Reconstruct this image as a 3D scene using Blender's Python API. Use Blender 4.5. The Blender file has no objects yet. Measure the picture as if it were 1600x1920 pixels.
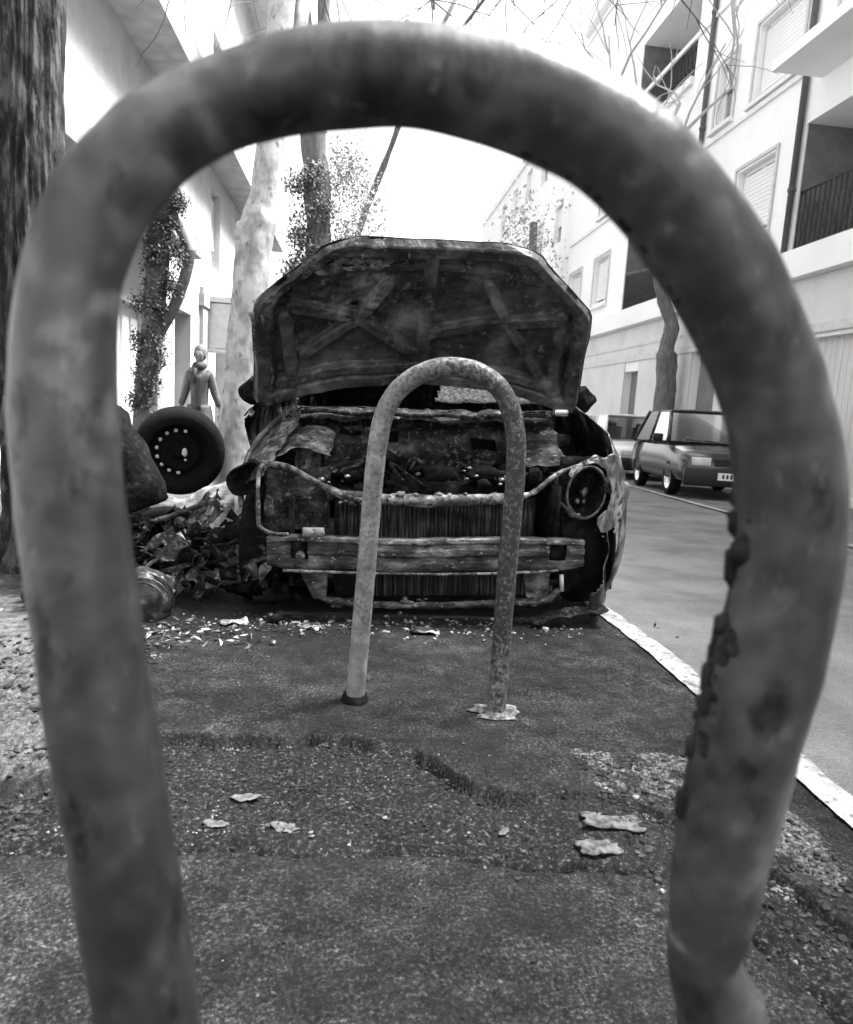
import bpy, bmesh, math, random
import numpy as np
from mathutils import Vector, Matrix, noise
R = math.radians
random.seed(7)
S = bpy.context.scene
# ------------------------------------------------------------------ camera, sky, sun, exposure
cd = bpy.data.cameras.new("camera"); cam = bpy.data.objects.new("camera", cd)
S.collection.objects.link(cam); S.camera = cam
cam.matrix_world = Matrix.Translation((0, 0, .87)) @ Matrix.Rotation(R(-6.114), 4, 'Z') @ Matrix.Rotation(R(90 - 8.53), 4, 'X') @ Matrix.Rotation(R(3.4), 4, 'Z')
cd.sensor_fit = 'VERTICAL'; cd.sensor_height = 24; cd.lens = 24 * 1300 / 1920
cd.clip_start = .02; cd.clip_end = 600
cd.dof.use_dof = True; cd.dof.focus_distance = 2.5; cd.dof.aperture_fstop = 16.25 / 3.6
SUN_DIR = Vector((.52, .10, 1.0)).normalized()
w = bpy.data.worlds.new("World"); S.world = w; w.use_nodes = True
nt = w.node_tree; bg = nt.nodes['Background']
sk = nt.nodes.new('ShaderNodeTexSky'); sk.sky_type = 'NISHITA'; sk.sun_disc = False
sk.sun_elevation = math.asin(SUN_DIR.z); sk.sun_rotation = math.atan2(SUN_DIR.x, SUN_DIR.y)
sk.air_density = 1.5; sk.dust_density = 4
bw = nt.nodes.new('ShaderNodeRGBToBW')
nt.links.new(sk.outputs[0], bw.inputs[0]); nt.links.new(bw.outputs[0], bg.inputs[0]); bg.inputs[1].default_value = .09
sl = bpy.data.lights.new("sun", 'SUN'); sl.energy = 3.0; sl.angle = R(22); sl.color = (1, 1, 1)
so = bpy.data.objects.new("sun", sl); S.collection.objects.link(so)
so.rotation_euler = SUN_DIR.to_track_quat('Z', 'Y').to_euler()
vs = S.view_settings; vs.view_transform = 'Standard'; vs.look = 'None'; vs.exposure = 2.75; vs.gamma = 1
S.cycles.max_bounces = 6; S.cycles.sample_clamp_indirect = 6
S.cycles.use_denoising = True

# ------------------------------------------------------------------ helpers
COL = S.collection
def tag(o, label=None, cat=None, group=None, kind=None):
    if label: o['label'] = label
    if cat: o['category'] = cat
    if group: o['group'] = group
    if kind: o['kind'] = kind
    return o
def empty(name, loc=(0, 0, 0), rot=(0, 0, 0)):
    o = bpy.data.objects.new(name, None); COL.objects.link(o)
    o.location = loc; o.rotation_euler = rot; o.empty_display_size = .1
    return o
def fbm(p, s=1., o=4):
    return noise.fractal(Vector(p) * s, .6, 2.1, o)
class MB:
    def __init__(s): s.v = []; s.f = []
    def add(s, vs_, fs):
        b = len(s.v); s.v += [tuple(v) for v in vs_]; s.f += [tuple(i + b for i in f) for f in fs]; return s
    def box(s, c, d, rot=None, taper=1.):
        vs_ = []
        for z in (-.5, .5):
            t = taper if z > 0 else 1.
            for x, y in ((-.5, -.5), (.5, -.5), (.5, .5), (-.5, .5)): vs_.append(Vector((x * d[0] * t, y * d[1] * t, z * d[2])))
        if rot is not None:
            m = Matrix.Rotation(rot[2], 3, 'Z') @ Matrix.Rotation(rot[1], 3, 'Y') @ Matrix.Rotation(rot[0], 3, 'X')
            vs_ = [m @ v for v in vs_]
        c = Vector(c)
        return s.add([v + c for v in vs_], [(3, 2, 1, 0), (4, 5, 6, 7), (0, 1, 5, 4), (1, 2, 6, 5), (2, 3, 7, 6), (3, 0, 4, 7)])
    def b2(s, lo, hi):
        return s.box([(a + b) / 2 for a, b in zip(lo, hi)], [abs(b - a) for a, b in zip(lo, hi)])
    def tube(s, pts, rad, n=12, rough=0., rs=10., caps=True, flat=1.):
        pts = [Vector(p) for p in pts]
        if not isinstance(rad, (list, tuple)): rad = [rad] * len(pts)
        up = None; vs_ = []; m = len(pts)
        for i, p in enumerate(pts):
            t = (pts[min(i + 1, m - 1)] - pts[max(i - 1, 0)])
            t = t.normalized() if t.length > 1e-9 else Vector((0, 0, 1))
            if up is None:
                up = Vector((0, 0, 1)) if abs(t.z) < .8 else Vector((0, 1, 0))
            a = (up - t * up.dot(t)).normalized(); b = t.cross(a); up = a
            for k in range(n):
                an = 2 * math.pi * k / n
                d = a * math.cos(an) * flat + b * math.sin(an)
                r = rad[i]
                if rough: r *= 1 + rough * noise.noise((p + d * r) * rs) + rough * .5 * noise.noise((p + d * r) * rs * 2.7)
                vs_.append(p + d * r)
        fs = [(i * n + k, i * n + (k + 1) % n, (i + 1) * n + (k + 1) % n, (i + 1) * n + k) for i in range(m - 1) for k in range(n)]
        if caps: fs += [tuple(range(n))[::-1], tuple((m - 1) * n + k for k in range(n))]
        return s.add(vs_, fs)
    def grid(s, fn, nu, nv, skip=None):
        vs_ = [fn(i / nu, j / nv) for j in range(nv + 1) for i in range(nu + 1)]
        fs = []
        for j in range(nv):
            for i in range(nu):
                if skip and skip((i + .5) / nu, (j + .5) / nv): continue
                a = j * (nu + 1) + i; fs.append((a, a + 1, a + nu + 2, a + nu + 1))
        return s.add(vs_, fs)
    def lump(s, c, r, sc=(1, 1, 1), rough=.35, fr=3., sub=2, seed=0):
        bm = bmesh.new(); bmesh.ops.create_icosphere(bm, subdivisions=sub, radius=1)
        c = Vector(c); vs_ = []
        for v in bm.verts:
            k = 1 + rough * noise.noise(v.co * fr + Vector((seed * 3.1, seed, 0)))
            vs_.append(c + Vector((v.co.x * sc[0], v.co.y * sc[1], v.co.z * sc[2])) * r * k)
        fs = [tuple(v.index for v in f.verts) for f in bm.faces]; bm.free()
        return s.add(vs_, fs)
    def lathe(s, prof, c=(0, 0, 0), axis='Y', n=32):
        c = Vector(c); vs_ = []
        for r, h in prof:
            for k in range(n):
                a = 2 * math.pi * k / n; x, y = r * math.cos(a), r * math.sin(a)
                vs_.append(c + (Vector((x, h, y)) if axis == 'Y' else Vector((h, x, y)) if axis == 'X' else Vector((x, y, h))))
        m = len(prof)
        return s.add(vs_, [(i * n + k, i * n + (k + 1) % n, (i + 1) * n + (k + 1) % n, (i + 1) * n + k) for i in range(m - 1) for k in range(n)])
    def build(s, name, mat, parent=None, smooth=True, solid=0., bevel=0., rot=None):
        me = bpy.data.meshes.new(name); me.from_pydata(s.v, [], s.f); me.update()
        if mat: me.materials.append(mat)
        bm = bmesh.new(); bm.from_mesh(me); bmesh.ops.recalc_face_normals(bm, faces=bm.faces); bm.to_mesh(me); bm.free()
        if smooth: me.polygons.foreach_set('use_smooth', [True] * len(me.polygons))
        o = bpy.data.objects.new(name, me); COL.objects.link(o)
        if parent: o.parent = parent
        if solid:
            m = o.modifiers.new('s', 'SOLIDIFY'); m.thickness = solid; m.offset = 0
        if bevel:
            m = o.modifiers.new('b', 'BEVEL'); m.width = bevel; m.segments = 2; m.limit_method = 'ANGLE'
        return o
def copy_tree(o, parent=None):
    c = o.copy(); COL.objects.link(c); c.parent = parent
    for ch in [x for x in bpy.data.objects if x.parent == o]: copy_tree(ch, c)
    return c
def smoothpath(P, k=6):
    P = [Vector(p) for p in P]; out = []
    for i in range(len(P) - 1):
        p0, p1, p2, p3 = P[max(i - 1, 0)], P[i], P[i + 1], P[min(i + 2, len(P) - 1)]
        for j in range(k):
            t = j / k
            out.append(.5 * ((2 * p1) + (p2 - p0) * t + (2 * p0 - 5 * p1 + 4 * p2 - p3) * t * t + (3 * p1 - p0 - 3 * p2 + p3) * t ** 3))
    out.append(P[-1]); return out

# ------------------------------------------------------------------ materials
def mat(name, stops, scale=8., detail=8., rough=.8, metal=0., bump=.0, bscale=40., spec=.4, stretch=(1, 1, 1), rr=None, second=None, dist=.01, nrough=.6, gen=None):
    """stops: [(pos, grey), ...] over noise; second=(scale, lo, hi, grey) blots of another tone"""
    m = bpy.data.materials.new(name); m.use_nodes = True; t = m.node_tree; N = t.nodes; L = t.links
    b = N['Principled BSDF']; tc = N.new('ShaderNodeTexCoord'); mp = N.new('ShaderNodeMapping')
    mp.inputs['Scale'].default_value = stretch; L.new(tc.outputs['Object'], mp.inputs[0])
    n = N.new('ShaderNodeTexNoise'); n.inputs['Scale'].default_value = scale; n.inputs['Detail'].default_value = detail; n.inputs['Roughness'].default_value = nrough
    L.new(mp.outputs[0], n.inputs[0])
    cr = N.new('ShaderNodeValToRGB'); L.new(n.outputs[0], cr.inputs[0])
    el = cr.color_ramp.elements
    while len(el) < len(stops): el.new(.5)
    for e, (p, g) in zip(el, stops): e.position = p; e.color = (g, g, g, 1)
    col = cr.outputs[0]
    if second:
        for (sc, lo, hi, g) in (second if isinstance(second, list) else [second]):
            n2 = N.new('ShaderNodeTexNoise'); n2.inputs['Scale'].default_value = sc; n2.inputs['Detail'].default_value = 6; n2.inputs['Roughness'].default_value = .65
            L.new(mp.outputs[0], n2.inputs[0])
            mr = N.new('ShaderNodeMapRange'); mr.inputs[1].default_value = lo; mr.inputs[2].default_value = hi; L.new(n2.outputs[0], mr.inputs[0])
            mx = N.new('ShaderNodeMix'); mx.data_type = 'RGBA'; L.new(mr.outputs[0], mx.inputs[0]); L.new(col, mx.inputs[6]); mx.inputs[7].default_value = (g, g, g, 1)
            col = mx.outputs[2]
    L.new(col, b.inputs['Base Color'])
    b.inputs['Roughness'].default_value = rough; b.inputs['Metallic'].default_value = metal; b.inputs['Specular IOR Level'].default_value = spec
    if rr:
        m3 = N.new('ShaderNodeMapRange'); m3.inputs[1].default_value = .35; m3.inputs[2].default_value = .65; m3.inputs[3].default_value = rr[0]; m3.inputs[4].default_value = rr[1]
        n3 = N.new('ShaderNodeTexNoise'); n3.inputs['Scale'].default_value = scale * 1.7; n3.inputs['Detail'].default_value = 5
        L.new(mp.outputs[0], n3.inputs[0]); L.new(n3.outputs[0], m3.inputs[0]); L.new(m3.outputs[0], b.inputs['Roughness'])
    if bump:
        n4 = N.new('ShaderNodeTexNoise'); n4.inputs['Scale'].default_value = bscale; n4.inputs['Detail'].default_value = 8
        L.new(mp.outputs[0], n4.inputs[0]); bp = N.new('ShaderNodeBump'); bp.inputs['Strength'].default_value = bump; bp.inputs['Distance'].default_value = dist
        L.new(n4.outputs[0], bp.inputs['Height']); L.new(bp.outputs[0], b.inputs['Normal'])
    return m
def flat(name, g, rough=.7, **k): return mat(name, [(.3, g * .85), (.7, g * 1.1)], rough=rough, **k)

M = {}
M['soot'] = mat('soot', [(.34, .003), (.5, .009), (.6, .03), (.7, .10)], 11, 10, .8, .1, .8, 60, spec=.25, rr=(.5, .95), second=[(34, .56, .66, .11), (15, .6, .68, .2)])
M['ash'] = mat('ashen_metal', [(.36, .015), (.48, .08), (.57, .2), (.68, .4)], 16, 10, .7, .2, .8, 70, rr=(.4, .9), second=[(40, .54, .62, .012)])
M['charred'] = mat('charred', [(.35, .002), (.55, .006), (.7, .03)], 24, 8, .9, 0, .8, 50, spec=.15)
M['hood'] = mat('scorched_hood', [(.36, .018), (.48, .046), (.58, .095), (.68, .2)], 5, 10, .6, .2, .6, 45, rr=(.4, .8), spec=.3, second=[(8, .56, .66, .012), (24, .58, .68, .14), (70, .62, .7, .16)])
M['rust'] = mat('scaled_metal', [(.36, .012), (.46, .04), (.56, .1), (.68, .26)], 12, 10, .65, .4, .5, 80, stretch=(.7, 1, 1.4), rr=(.4, .8), second=[(30, .56, .64, .02), (55, .6, .68, .4)])
M['fins'] = mat('radiator_core', [(.35, .004), (.52, .02), (.68, .1)], 12, 6, .7, .4, .8, 25, stretch=(9, 1, .5))
M['body'] = mat('blistered_paint', [(.38, .006), (.5, .018), (.58, .06), (.68, .3)], 6, 10, .4, .4, .3, 40, rr=(.18, .55), second=[(25, .58, .7, .01)])
M['brightmetal'] = mat('bare_metal', [(.34, .02), (.47, .08), (.56, .22), (.7, .5)], 11, 10, .45, .6, .5, 40, rr=(.3, .7), stretch=(1, .5, .6), second=[(14, .55, .66, .015)])
M['molten'] = mat('molten_alloy', [(.3, .15), (.7, .5)], 30, 4, .35, .7)
M['crust'] = mat('old_crust', [(.35, .006), (.65, .03)], 60, 5, .8, spec=.2)
M['rubber'] = mat('rubber', [(.3, .003), (.7, .009)], 20, 5, .9, 0, .3, 50, spec=.15)
M['glass_frost'] = mat('crazed_glass', [(.38, .03), (.6, .12)], 60, 8, 1., 0, .4, 120, spec=.0)

M['rack_front'] = mat('worn_rack_paint', [(.34, .036), (.45, .056), (.55, .078), (.68, .12)], 7, 9, .5, .4, .35, 70, rr=(.32, .5), stretch=(1, 1, .6), second=[(24, .57, .66, .018), (80, .6, .68, .12)], dist=.004, nrough=.45)
_m = M['rack_front']; _t = _m.node_tree; _b = _t.nodes['Principled BSDF']
_src = _b.inputs['Base Color'].links[0].from_socket; _a = _t.nodes.new('ShaderNodeAttribute'); _a.attribute_name = 'tone'
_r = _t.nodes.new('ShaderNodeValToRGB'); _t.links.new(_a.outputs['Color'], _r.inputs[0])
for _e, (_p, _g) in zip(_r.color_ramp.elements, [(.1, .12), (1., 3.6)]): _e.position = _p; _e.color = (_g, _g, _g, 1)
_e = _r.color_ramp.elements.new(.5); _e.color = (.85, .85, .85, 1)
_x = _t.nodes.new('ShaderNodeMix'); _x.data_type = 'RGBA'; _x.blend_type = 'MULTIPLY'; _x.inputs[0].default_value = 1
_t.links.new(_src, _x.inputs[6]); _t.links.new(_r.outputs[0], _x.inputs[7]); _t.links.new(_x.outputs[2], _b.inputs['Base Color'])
_b.inputs['Specular IOR Level'].default_value = .45; _b.inputs['Coat Weight'].default_value = .1; _b.inputs['Coat Roughness'].default_value = .35
M['bark_dark'] = mat('dark_bark', [(.36, .003), (.5, .018), (.62, .09)], 20, 10, .9, 0, 1., 26, stretch=(1, 1, .26), dist=.03, second=[(30, .55, .66, .1)])
M['bark_mottled'] = mat('mottled_bark', [(.38, .3), (.46, .42), (.5, .45), (.54, .58)], 12, 9, .85, 0, .5, 30, stretch=(1, 1, .6), second=[(20, .58, .66, .2)])
M['bark_mid'] = mat('grey_bark', [(.3, .07), (.7, .18)], 18, 8, .9, 0, .8, 30, stretch=(1, 1, .25))
M['twig'] = flat('twig', .16)  # bark lightened in colour to stand for haze and glare
M['leaf_dark'] = mat('dark_leaf', [(.35, .02), (.65, .12)], 14, 3, .6)
M['leaf_far'] = mat('hazed_ivy', [(.35, .05), (.65, .16)], 9, 3, .6)  # far ivy lightened, the haze painted into its colour
M['leaf_pale'] = mat('pale_leaf', [(.3, .2), (.7, .36)], 3, 3, .6)  # far crown paler still, haze worked into the leaf colour
M['render_white'] = mat('white_render', [(.3, .82), (.7, .9)], 1.2, 6, .9, 0, .08, 30)
M['render_grey'] = mat('grey_render', [(.3, .54), (.5, .62), (.7, .66)], 1.5, 6, .9, 0, .08, 30)
M['stone_pale'] = mat('pale_stone', [(.3, .72), (.7, .82)], 2, 6, .9, 0, .1, 30)
M['render_left'] = mat('aged_render', [(.3, .42), (.5, .52), (.7, .6)], 2.5, 8, .9, 0, .1, 30, second=[(5, .6, .75, .34)])
M['pilaster'] = mat('grey_stone', [(.3, .28), (.7, .42)], 4, 6, .9)
M['trim'] = flat('grey_trim', .58)
M['shadow_wall'] = mat('shaded_render', [(.3, .13), (.7, .22)], 4, 6, .9)  # loggia walls: the shade of the recess put into the base colour
M['dark_iron'] = flat('dark_iron', .03)
M['pane'] = mat('window_glass', [(.3, .12), (.5, .25), (.7, .5)], 2.5, 4, .1, .2, spec=.9)
_g = bpy.data.materials.new('car_glass'); _g.use_nodes = True; _t = _g.node_tree; _o = _t.nodes['Material Output']
_tr = _t.nodes.new('ShaderNodeBsdfTransparent'); _tr.inputs[0].default_value = (.55, .55, .55, 1); _gl = _t.nodes.new('ShaderNodeBsdfGlossy'); _gl.inputs['Roughness'].default_value = .05
_f = _t.nodes.new('ShaderNodeFresnel'); _f.inputs[0].default_value = 1.75; _mx = _t.nodes.new('ShaderNodeMixShader')
_t.links.new(_f.outputs[0], _mx.inputs[0]); _t.links.new(_tr.outputs[0], _mx.inputs[1]); _t.links.new(_gl.outputs[0], _mx.inputs[2]); _t.links.new(_mx.outputs[0], _o.inputs[0]); M['car_glass'] = _g
M['shutter'] = mat('roller_shutter', [(.3, .74), (.7, .8)], 1, 2, .7)
M['door'] = mat('door_paint', [(.3, .13), (.7, .19)], 2, 3, .6)
M['garage'] = mat('garage_shutter', [(.3, .5), (.7, .66)], 6, 3, .6, stretch=(1, 3, .1))
M['car_dark'] = mat('dark_car_paint', [(.3, .02), (.7, .035)], 3, 6, .2, .35, spec=.9)
M['car_grey'] = mat('grey_car_paint', [(.3, .35), (.7, .42)], 2, 2, .25, .4, spec=.6)
M['car_white'] = mat('white_car_paint', [(.3, .7), (.7, .75)], 2, 2, .25, 0, spec=.5)
M['plastic'] = flat('black_plastic', .008, .5)
M['chrome'] = flat('chrome', .7, .2, metal=.8)
M['lens'] = flat('lamp_lens', .6, .15)
M['leaf_dry'] = mat('dry_leaf', [(.35, .05), (.65, .16)], 40, 4, .8, 0, .3, 80)
M['stone_bits'] = mat('grit', [(.36, .008), (.5, .02), (.6, .06), (.7, .26)], 17, 2, .85)
M['shards'] = mat('shards', [(.42, .008), (.52, .05), (.62, .36)], 14, 2, .5)
M['coat'] = mat('coat_cloth', [(.35, .05), (.65, .10)], 12, 6, .9, bump=.5, bscale=14)
M['scarf'] = flat('scarf_cloth', .035)
M['trousers'] = flat('trouser_cloth', .05)
M['skin'] = flat('skin', .16)
M['hair'] = flat('hair', .12)
M['bag_plastic'] = mat('grey_plastic_sheet', [(.38, .008), (.55, .04), (.66, .16)], 16, 8, .35, 0, .6, 30)

# rack 2: speckled paint; the left leg's stronger light painted in, right leg darker
def rack2_mat():
    m = mat('speckled_rack_paint', [(.3, .12), (.48, .2), (.6, .28)], 24, 8, .55, .2, .3, 90, dist=.003, rr=(.4, .75))
    t = m.node_tree; N = t.nodes; L = t.links; b = N['Principled BSDF']
    base = b.inputs['Base Color'].links[0].from_socket
    n = N.new('ShaderNodeTexNoise'); n.inputs['Scale'].default_value = 85; n.inputs['Detail'].default_value = 10; n.inputs['Roughness'].default_value = .75
    tc = N.new('ShaderNodeTexCoord'); L.new(tc.outputs['Object'], n.inputs[0])
    sx = N.new('ShaderNodeSeparateXYZ'); L.new(tc.outputs['Object'], sx.inputs[0])
    fx = N.new('ShaderNodeMapRange'); fx.inputs[1].default_value = -.185; fx.inputs[2].default_value = .165; fx.inputs[3].default_value = .1; fx.inputs[4].default_value = -.08; L.new(sx.outputs[0], fx.inputs[0])
    fz = N.new('ShaderNodeMapRange'); fz.inputs[1].default_value = .1; fz.inputs[2].default_value = .28; fz.inputs[3].default_value = .1; fz.inputs[4].default_value = 0.; L.new(sx.outputs[2], fz.inputs[0])
    a = N.new('ShaderNodeMath'); L.new(n.outputs[0], a.inputs[0]); L.new(fx.outputs[0], a.inputs[1])
    a2 = N.new('ShaderNodeMath'); L.new(a.outputs[0], a2.inputs[0]); L.new(fz.outputs[0], a2.inputs[1])
    cr = N.new('ShaderNodeMapRange'); cr.inputs[1].default_value = .42; cr.inputs[2].default_value = .62; L.new(a2.outputs[0], cr.inputs[0])
    mx = N.new('ShaderNodeMix'); mx.data_type = 'RGBA'; L.new(cr.outputs[0], mx.inputs[0]); mx.inputs[6].default_value = (.03, .03, .03, 1)
    mul = N.new('ShaderNodeMix'); mul.data_type = 'RGBA'; mul.inputs[0].default_value = .0; L.new(base, mul.inputs[6]); mul.inputs[7].default_value = (.5, .5, .5, 1)
    L.new(mul.outputs[2], mx.inputs[7]); L.new(mx.outputs[2], b.inputs['Base Color'])
    return m
M['rack_far'] = rack2_mat()

# ------------------------------------------------------------------ ground height
UP = [(-1.6, 1.46), (-.9, 1.44), (-.607, 1.5), (-.56, 1.64), (-.455, 1.731), (-.331, 1.713), (-.197, 1.716), (-.062, 1.739), (.079, 1.721), (.173, 1.665), (.245, 1.572), (.3, 1.5), (.354, 1.45), (.443, 1.454), (.523, 1.466), (.595, 1.45), (.682, 1.41), (.734, 1.358), (.838, 1.236), (.89, 1.138), (.917, 1.026), (.95, .8), (.98, .3)]
LO = [(-1.6, 1.2), (-.572, 1.255), (-.437, 1.253), (-.314, 1.271), (-.222, 1.267), (-.117, 1.246), (-.035, 1.24), (.068, 1.243), (.173, 1.237), (.256, 1.224), (.358, 1.207), (.461, 1.192), (.565, 1.183), (.648, 1.173), (.698, 1.085), (.719, .983), (.739, .886), (.749, .804), (.76, .3)]
rng = np.random.RandomState(3)
TBL = rng.rand(256, 256)
def vn(x, y):
    x, y = x * .829 + y * .559, y * .829 - x * .559
    xi = np.floor(x).astype(int); yi = np.floor(y).astype(int); fx = x - xi; fy = y - yi
    fx = fx * fx * (3 - 2 * fx); fy = fy * fy * (3 - 2 * fy)
    g = lambda a, b: TBL[a % 256, b % 256]
    return (g(xi, yi) * (1 - fx) + g(xi + 1, yi) * fx) * (1 - fy) + (g(xi, yi + 1) * (1 - fx) + g(xi + 1, yi + 1) * fx) * fy
def nf(x, y, s, o=4, g=.55):
    t = 0; a = 1; n = 0
    for i in range(o): t = t + a * vn(x * s + 17.3 * i, y * s + 9.1 * i); n += a; a *= g; s *= 2.03
    return t / n - .5
def pdist(X, Y, P):
    d = np.full(X.shape, 1e9)
    for (x0, y0), (x1, y1) in zip(P[:-1], P[1:]):
        dx, dy = x1 - x0, y1 - y0; t = np.clip(((X - x0) * dx + (Y - y0) * dy) / (dx * dx + dy * dy), 0, 1)
        d = np.minimum(d, np.hypot(X - x0 - t * dx, Y - y0 - t * dy))
    return d
def inside(X, Y, P):
    c = np.zeros(X.shape, bool)
    for (x0, y0), (x1, y1) in zip(P, P[1:] + P[:1]):
        if y0 == y1: continue
        c ^= ((Y < y0) != (Y < y1)) & (X < (x1 - x0) * (Y - y0) / (y1 - y0) + x0)
    return c
def sm(a, b, x):
    t = np.clip((x - a) / (b - a), 0, 1); return t * t * (3 - 2 * t)
def slope(Y): return -.033 * (np.clip(Y, 2.5, 44) - 2.5)
def ground_fields(X, Y):
    wx = X + .05 * nf(X, Y, 9) + .018 * nf(X + 5, Y, 24); wy = Y + .05 * nf(X + 9, Y + 3, 9) + .022 * nf(X, Y + 7, 24)
    poly = UP + LO[::-1]
    ins = inside(wx, wy, poly); du = pdist(wx, wy, UP); dl = pdist(wx, wy, LO)
    d = np.minimum(du, dl)
    near = 1 - sm(2.4, 3.4, Y)
    z = .012 * nf(X, Y, 1.6, 3) + .0035 * nf(X, Y, 22, 3) * near + .0018 * nf(X, Y, 120, 2) * near
    sd = sm(-.016, .016, np.where(ins, d, -d) + .012 * nf(X, Y, 50)); floor = -.010 + .024 * nf(X, Y, 7) + .014 * nf(X, Y, 40) + .004 * nf(X, Y, 90)
    # raised pieces of broken asphalt lying in strata at the right end of the trench
    rt = sm(.42, .6, X) * (1 - sm(.85, .95, X)) * sm(1.2, 1.28, Y)
    st = .009 * np.floor((wy - 1.2) / .055 + nf(X, Y, 5) * 1.2) - .012
    floor = floor * (1 - rt * .7) + st * rt * .7
    slab = .005 * np.exp(-du / .1) * (Y > 1.2)
    hair = np.exp(-(nf(X, Y, 3.1, 5) / .0035) ** 2) * (nf(X + 4, Y, 2.2) > -.03) * (Y < 3.2); z = z + slab * (1 - sd) + floor * sd - .006 * hair * near
    crev = np.where(ins, np.exp(-(du / .024) ** 2) * .032 * sm(-.12, .06, nf(X, Y, 6) + .08) + np.exp(-(dl / .022) ** 2) * .034 * sm(-.12, .06, nf(X + 3, Y, 6) + .07), 0)
    z = z - crev
    dirt = np.maximum(sd * (1 - .3 * rt), np.exp(-d / .05) * .8 * (nf(X, Y, 26) > .0)); dirt = np.maximum(dirt, .9 * hair * near)
    # rubble verge and paving on the left
    edge = -.62 - .42 * sm(1.5, 2.5, Y) - .0 * Y + .08 * nf(X, Y, 5) + .04 * nf(X, Y, 20)
    pav = sm(0, .03, edge - X) * sm(1.42, 1.5, Y)
    rub = pav * (1 - sm(2.15, 2.35, Y + .1 * nf(X, Y, 6)))
    z = z + pav * (.03 * nf(X, Y, 8) + .015) + rub * (.05 * nf(X, Y, 12) + .03 * nf(X, Y, 40))
    # loose pale gravel on the right
    gr = inside(wx, wy, [(.6, 1.66), (.8, 1.66), (.93, 1.62), (1.02, 1.5), (1.05, 1.3), (.96, 1.12), (.9, 1.2), (.82, 1.4), (.7, 1.44), (.64, 1.53)]).astype(float) * (nf(X, Y, 14) > -.12)
    z = z + gr * .006 * nf(X, Y, 150)
    z = z + slope(Y)
    soot = np.clip(1.25 - np.hypot((X + .25) / 1.0, (Y - 3.2) / .80) + .5 * nf(X, Y, 4), 0, 1) * (X < 1.12)  # soot stain by the wreck, with the shadow under the car painted in
    return z, dirt, pav, np.maximum(gr, rub * .6), soot
def gz(x, y):
    X = np.array([float(x)]); Y = np.array([float(y)]); return float(ground_fields(X, Y)[0][0])

def ground_material(kind):
    m = bpy.data.materials.new(kind); m.use_nodes = True; t = m.node_tree; N = t.nodes; L = t.links; b = N['Principled BSDF']
    geo = N.new('ShaderNodeNewGeometry'); pos = geo.outputs['Position']
    def no(sc, det=6, ro=.6):
        n = N.new('ShaderNodeTexNoise'); n.inputs['Scale'].default_value = sc; n.inputs['Detail'].default_value = det; n.inputs['Roughness'].default_value = ro; L.new(pos, n.inputs[0]); return n.outputs[0]
    def ramp(src, stops):
        cr = N.new('ShaderNodeValToRGB'); L.new(src, cr.inputs[0]); el = cr.color_ramp.elements
        while len(el) < len(stops): el.new(.5)
        for e, (p, g) in zip(el, stops): e.position = p; e.color = (g, g, g, 1)
        return cr.outputs[0]
    def mix(f, a, c, mode='MIX'):
        x = N.new('ShaderNodeMix'); x.data_type = 'RGBA'; x.blend_type = mode
        if isinstance(f, float): x.inputs[0].default_value = f
        else: L.new(f, x.inputs[0])
        for s_, v in ((6, a), (7, c)):
            if isinstance(v, float): x.inputs[s_].default_value = (v, v, v, 1)
            else: L.new(v, x.inputs[s_])
        return x.outputs[2]
    k = {'asphalt': .36, 'road': 3.9}[kind]
    fine = ramp(no(130 if kind == 'asphalt' else 170, 6, .85), [(.4, .006 * k), (.48, .026 * k), (.56, .07 * k), (.66, .34 * k)] if kind == 'asphalt' else [(.3, .02 * k), (.5, .036 * k), (.62, .055 * k), (.74, .10 * k)])
    big = mix(1., ramp(no(2.3, 8, .7), [(.38, .42), (.5, .95), (.62, 1.9)]), ramp(no(11, 8, .75), [(.4, .5), (.5, .95), (.6, 1.6)]), 'MULTIPLY') if kind == 'asphalt' else ramp(no(1.7, 7, .65), [(.32, .62), (.5, 1.), (.68, 1.35)])
    col = mix(1., fine, big, 'MULTIPLY')
    # pale grit specks
    vo = N.new('ShaderNodeTexVoronoi'); vo.inputs['Scale'].default_value = 70; L.new(pos, vo.inputs[0])
    sp = ramp(vo.outputs['Distance'], [(.1, 1), (.2, 0)]); spn = ramp(no(8, 4), [(.5, 0), (.62, 1)])
    col = mix(mix(1., sp, spn, 'MULTIPLY'), col, .16 * min(k, 2))
    if kind == 'asphalt':
        at = N.new('ShaderNodeAttribute'); at.attribute_name = 'mask'; sep = N.new('ShaderNodeSeparateColor'); L.new(at.outputs['Color'], sep.inputs[0])
        dirt = ramp(no(95, 6, .8), [(.38, .002), (.5, .007), (.57, .024), (.66, .16)])
        pave = mix(1., ramp(no(26, 8, .7), [(.34, .025), (.5, .08), (.66, .17)]), ramp(no(2.5), [(.3, .7), (.7, 1.2)]), 'MULTIPLY')
        grav = ramp(no(80, 4, .8), [(.38, .012), (.5, .05), (.62, .2)])
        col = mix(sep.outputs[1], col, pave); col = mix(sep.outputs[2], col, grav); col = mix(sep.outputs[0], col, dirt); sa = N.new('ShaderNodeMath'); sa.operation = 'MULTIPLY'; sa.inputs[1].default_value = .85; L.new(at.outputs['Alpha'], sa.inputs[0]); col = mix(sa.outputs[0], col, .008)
    L.new(col, b.inputs['Base Color']); L.new(ramp(no(4.5, 8, .7), [(.38, .62 if kind == 'asphalt' else .7), (.62, .97)]), b.inputs['Roughness']); b.inputs['Specular IOR Level'].default_value = .22
    bp = N.new('ShaderNodeBump'); bp.inputs['Strength'].default_value = .7; bp.inputs['Distance'].default_value = .006
    L.new(no(150, 5, .7), bp.inputs['Height']); L.new(bp.outputs[0], b.inputs['Normal'])
    return m

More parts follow.
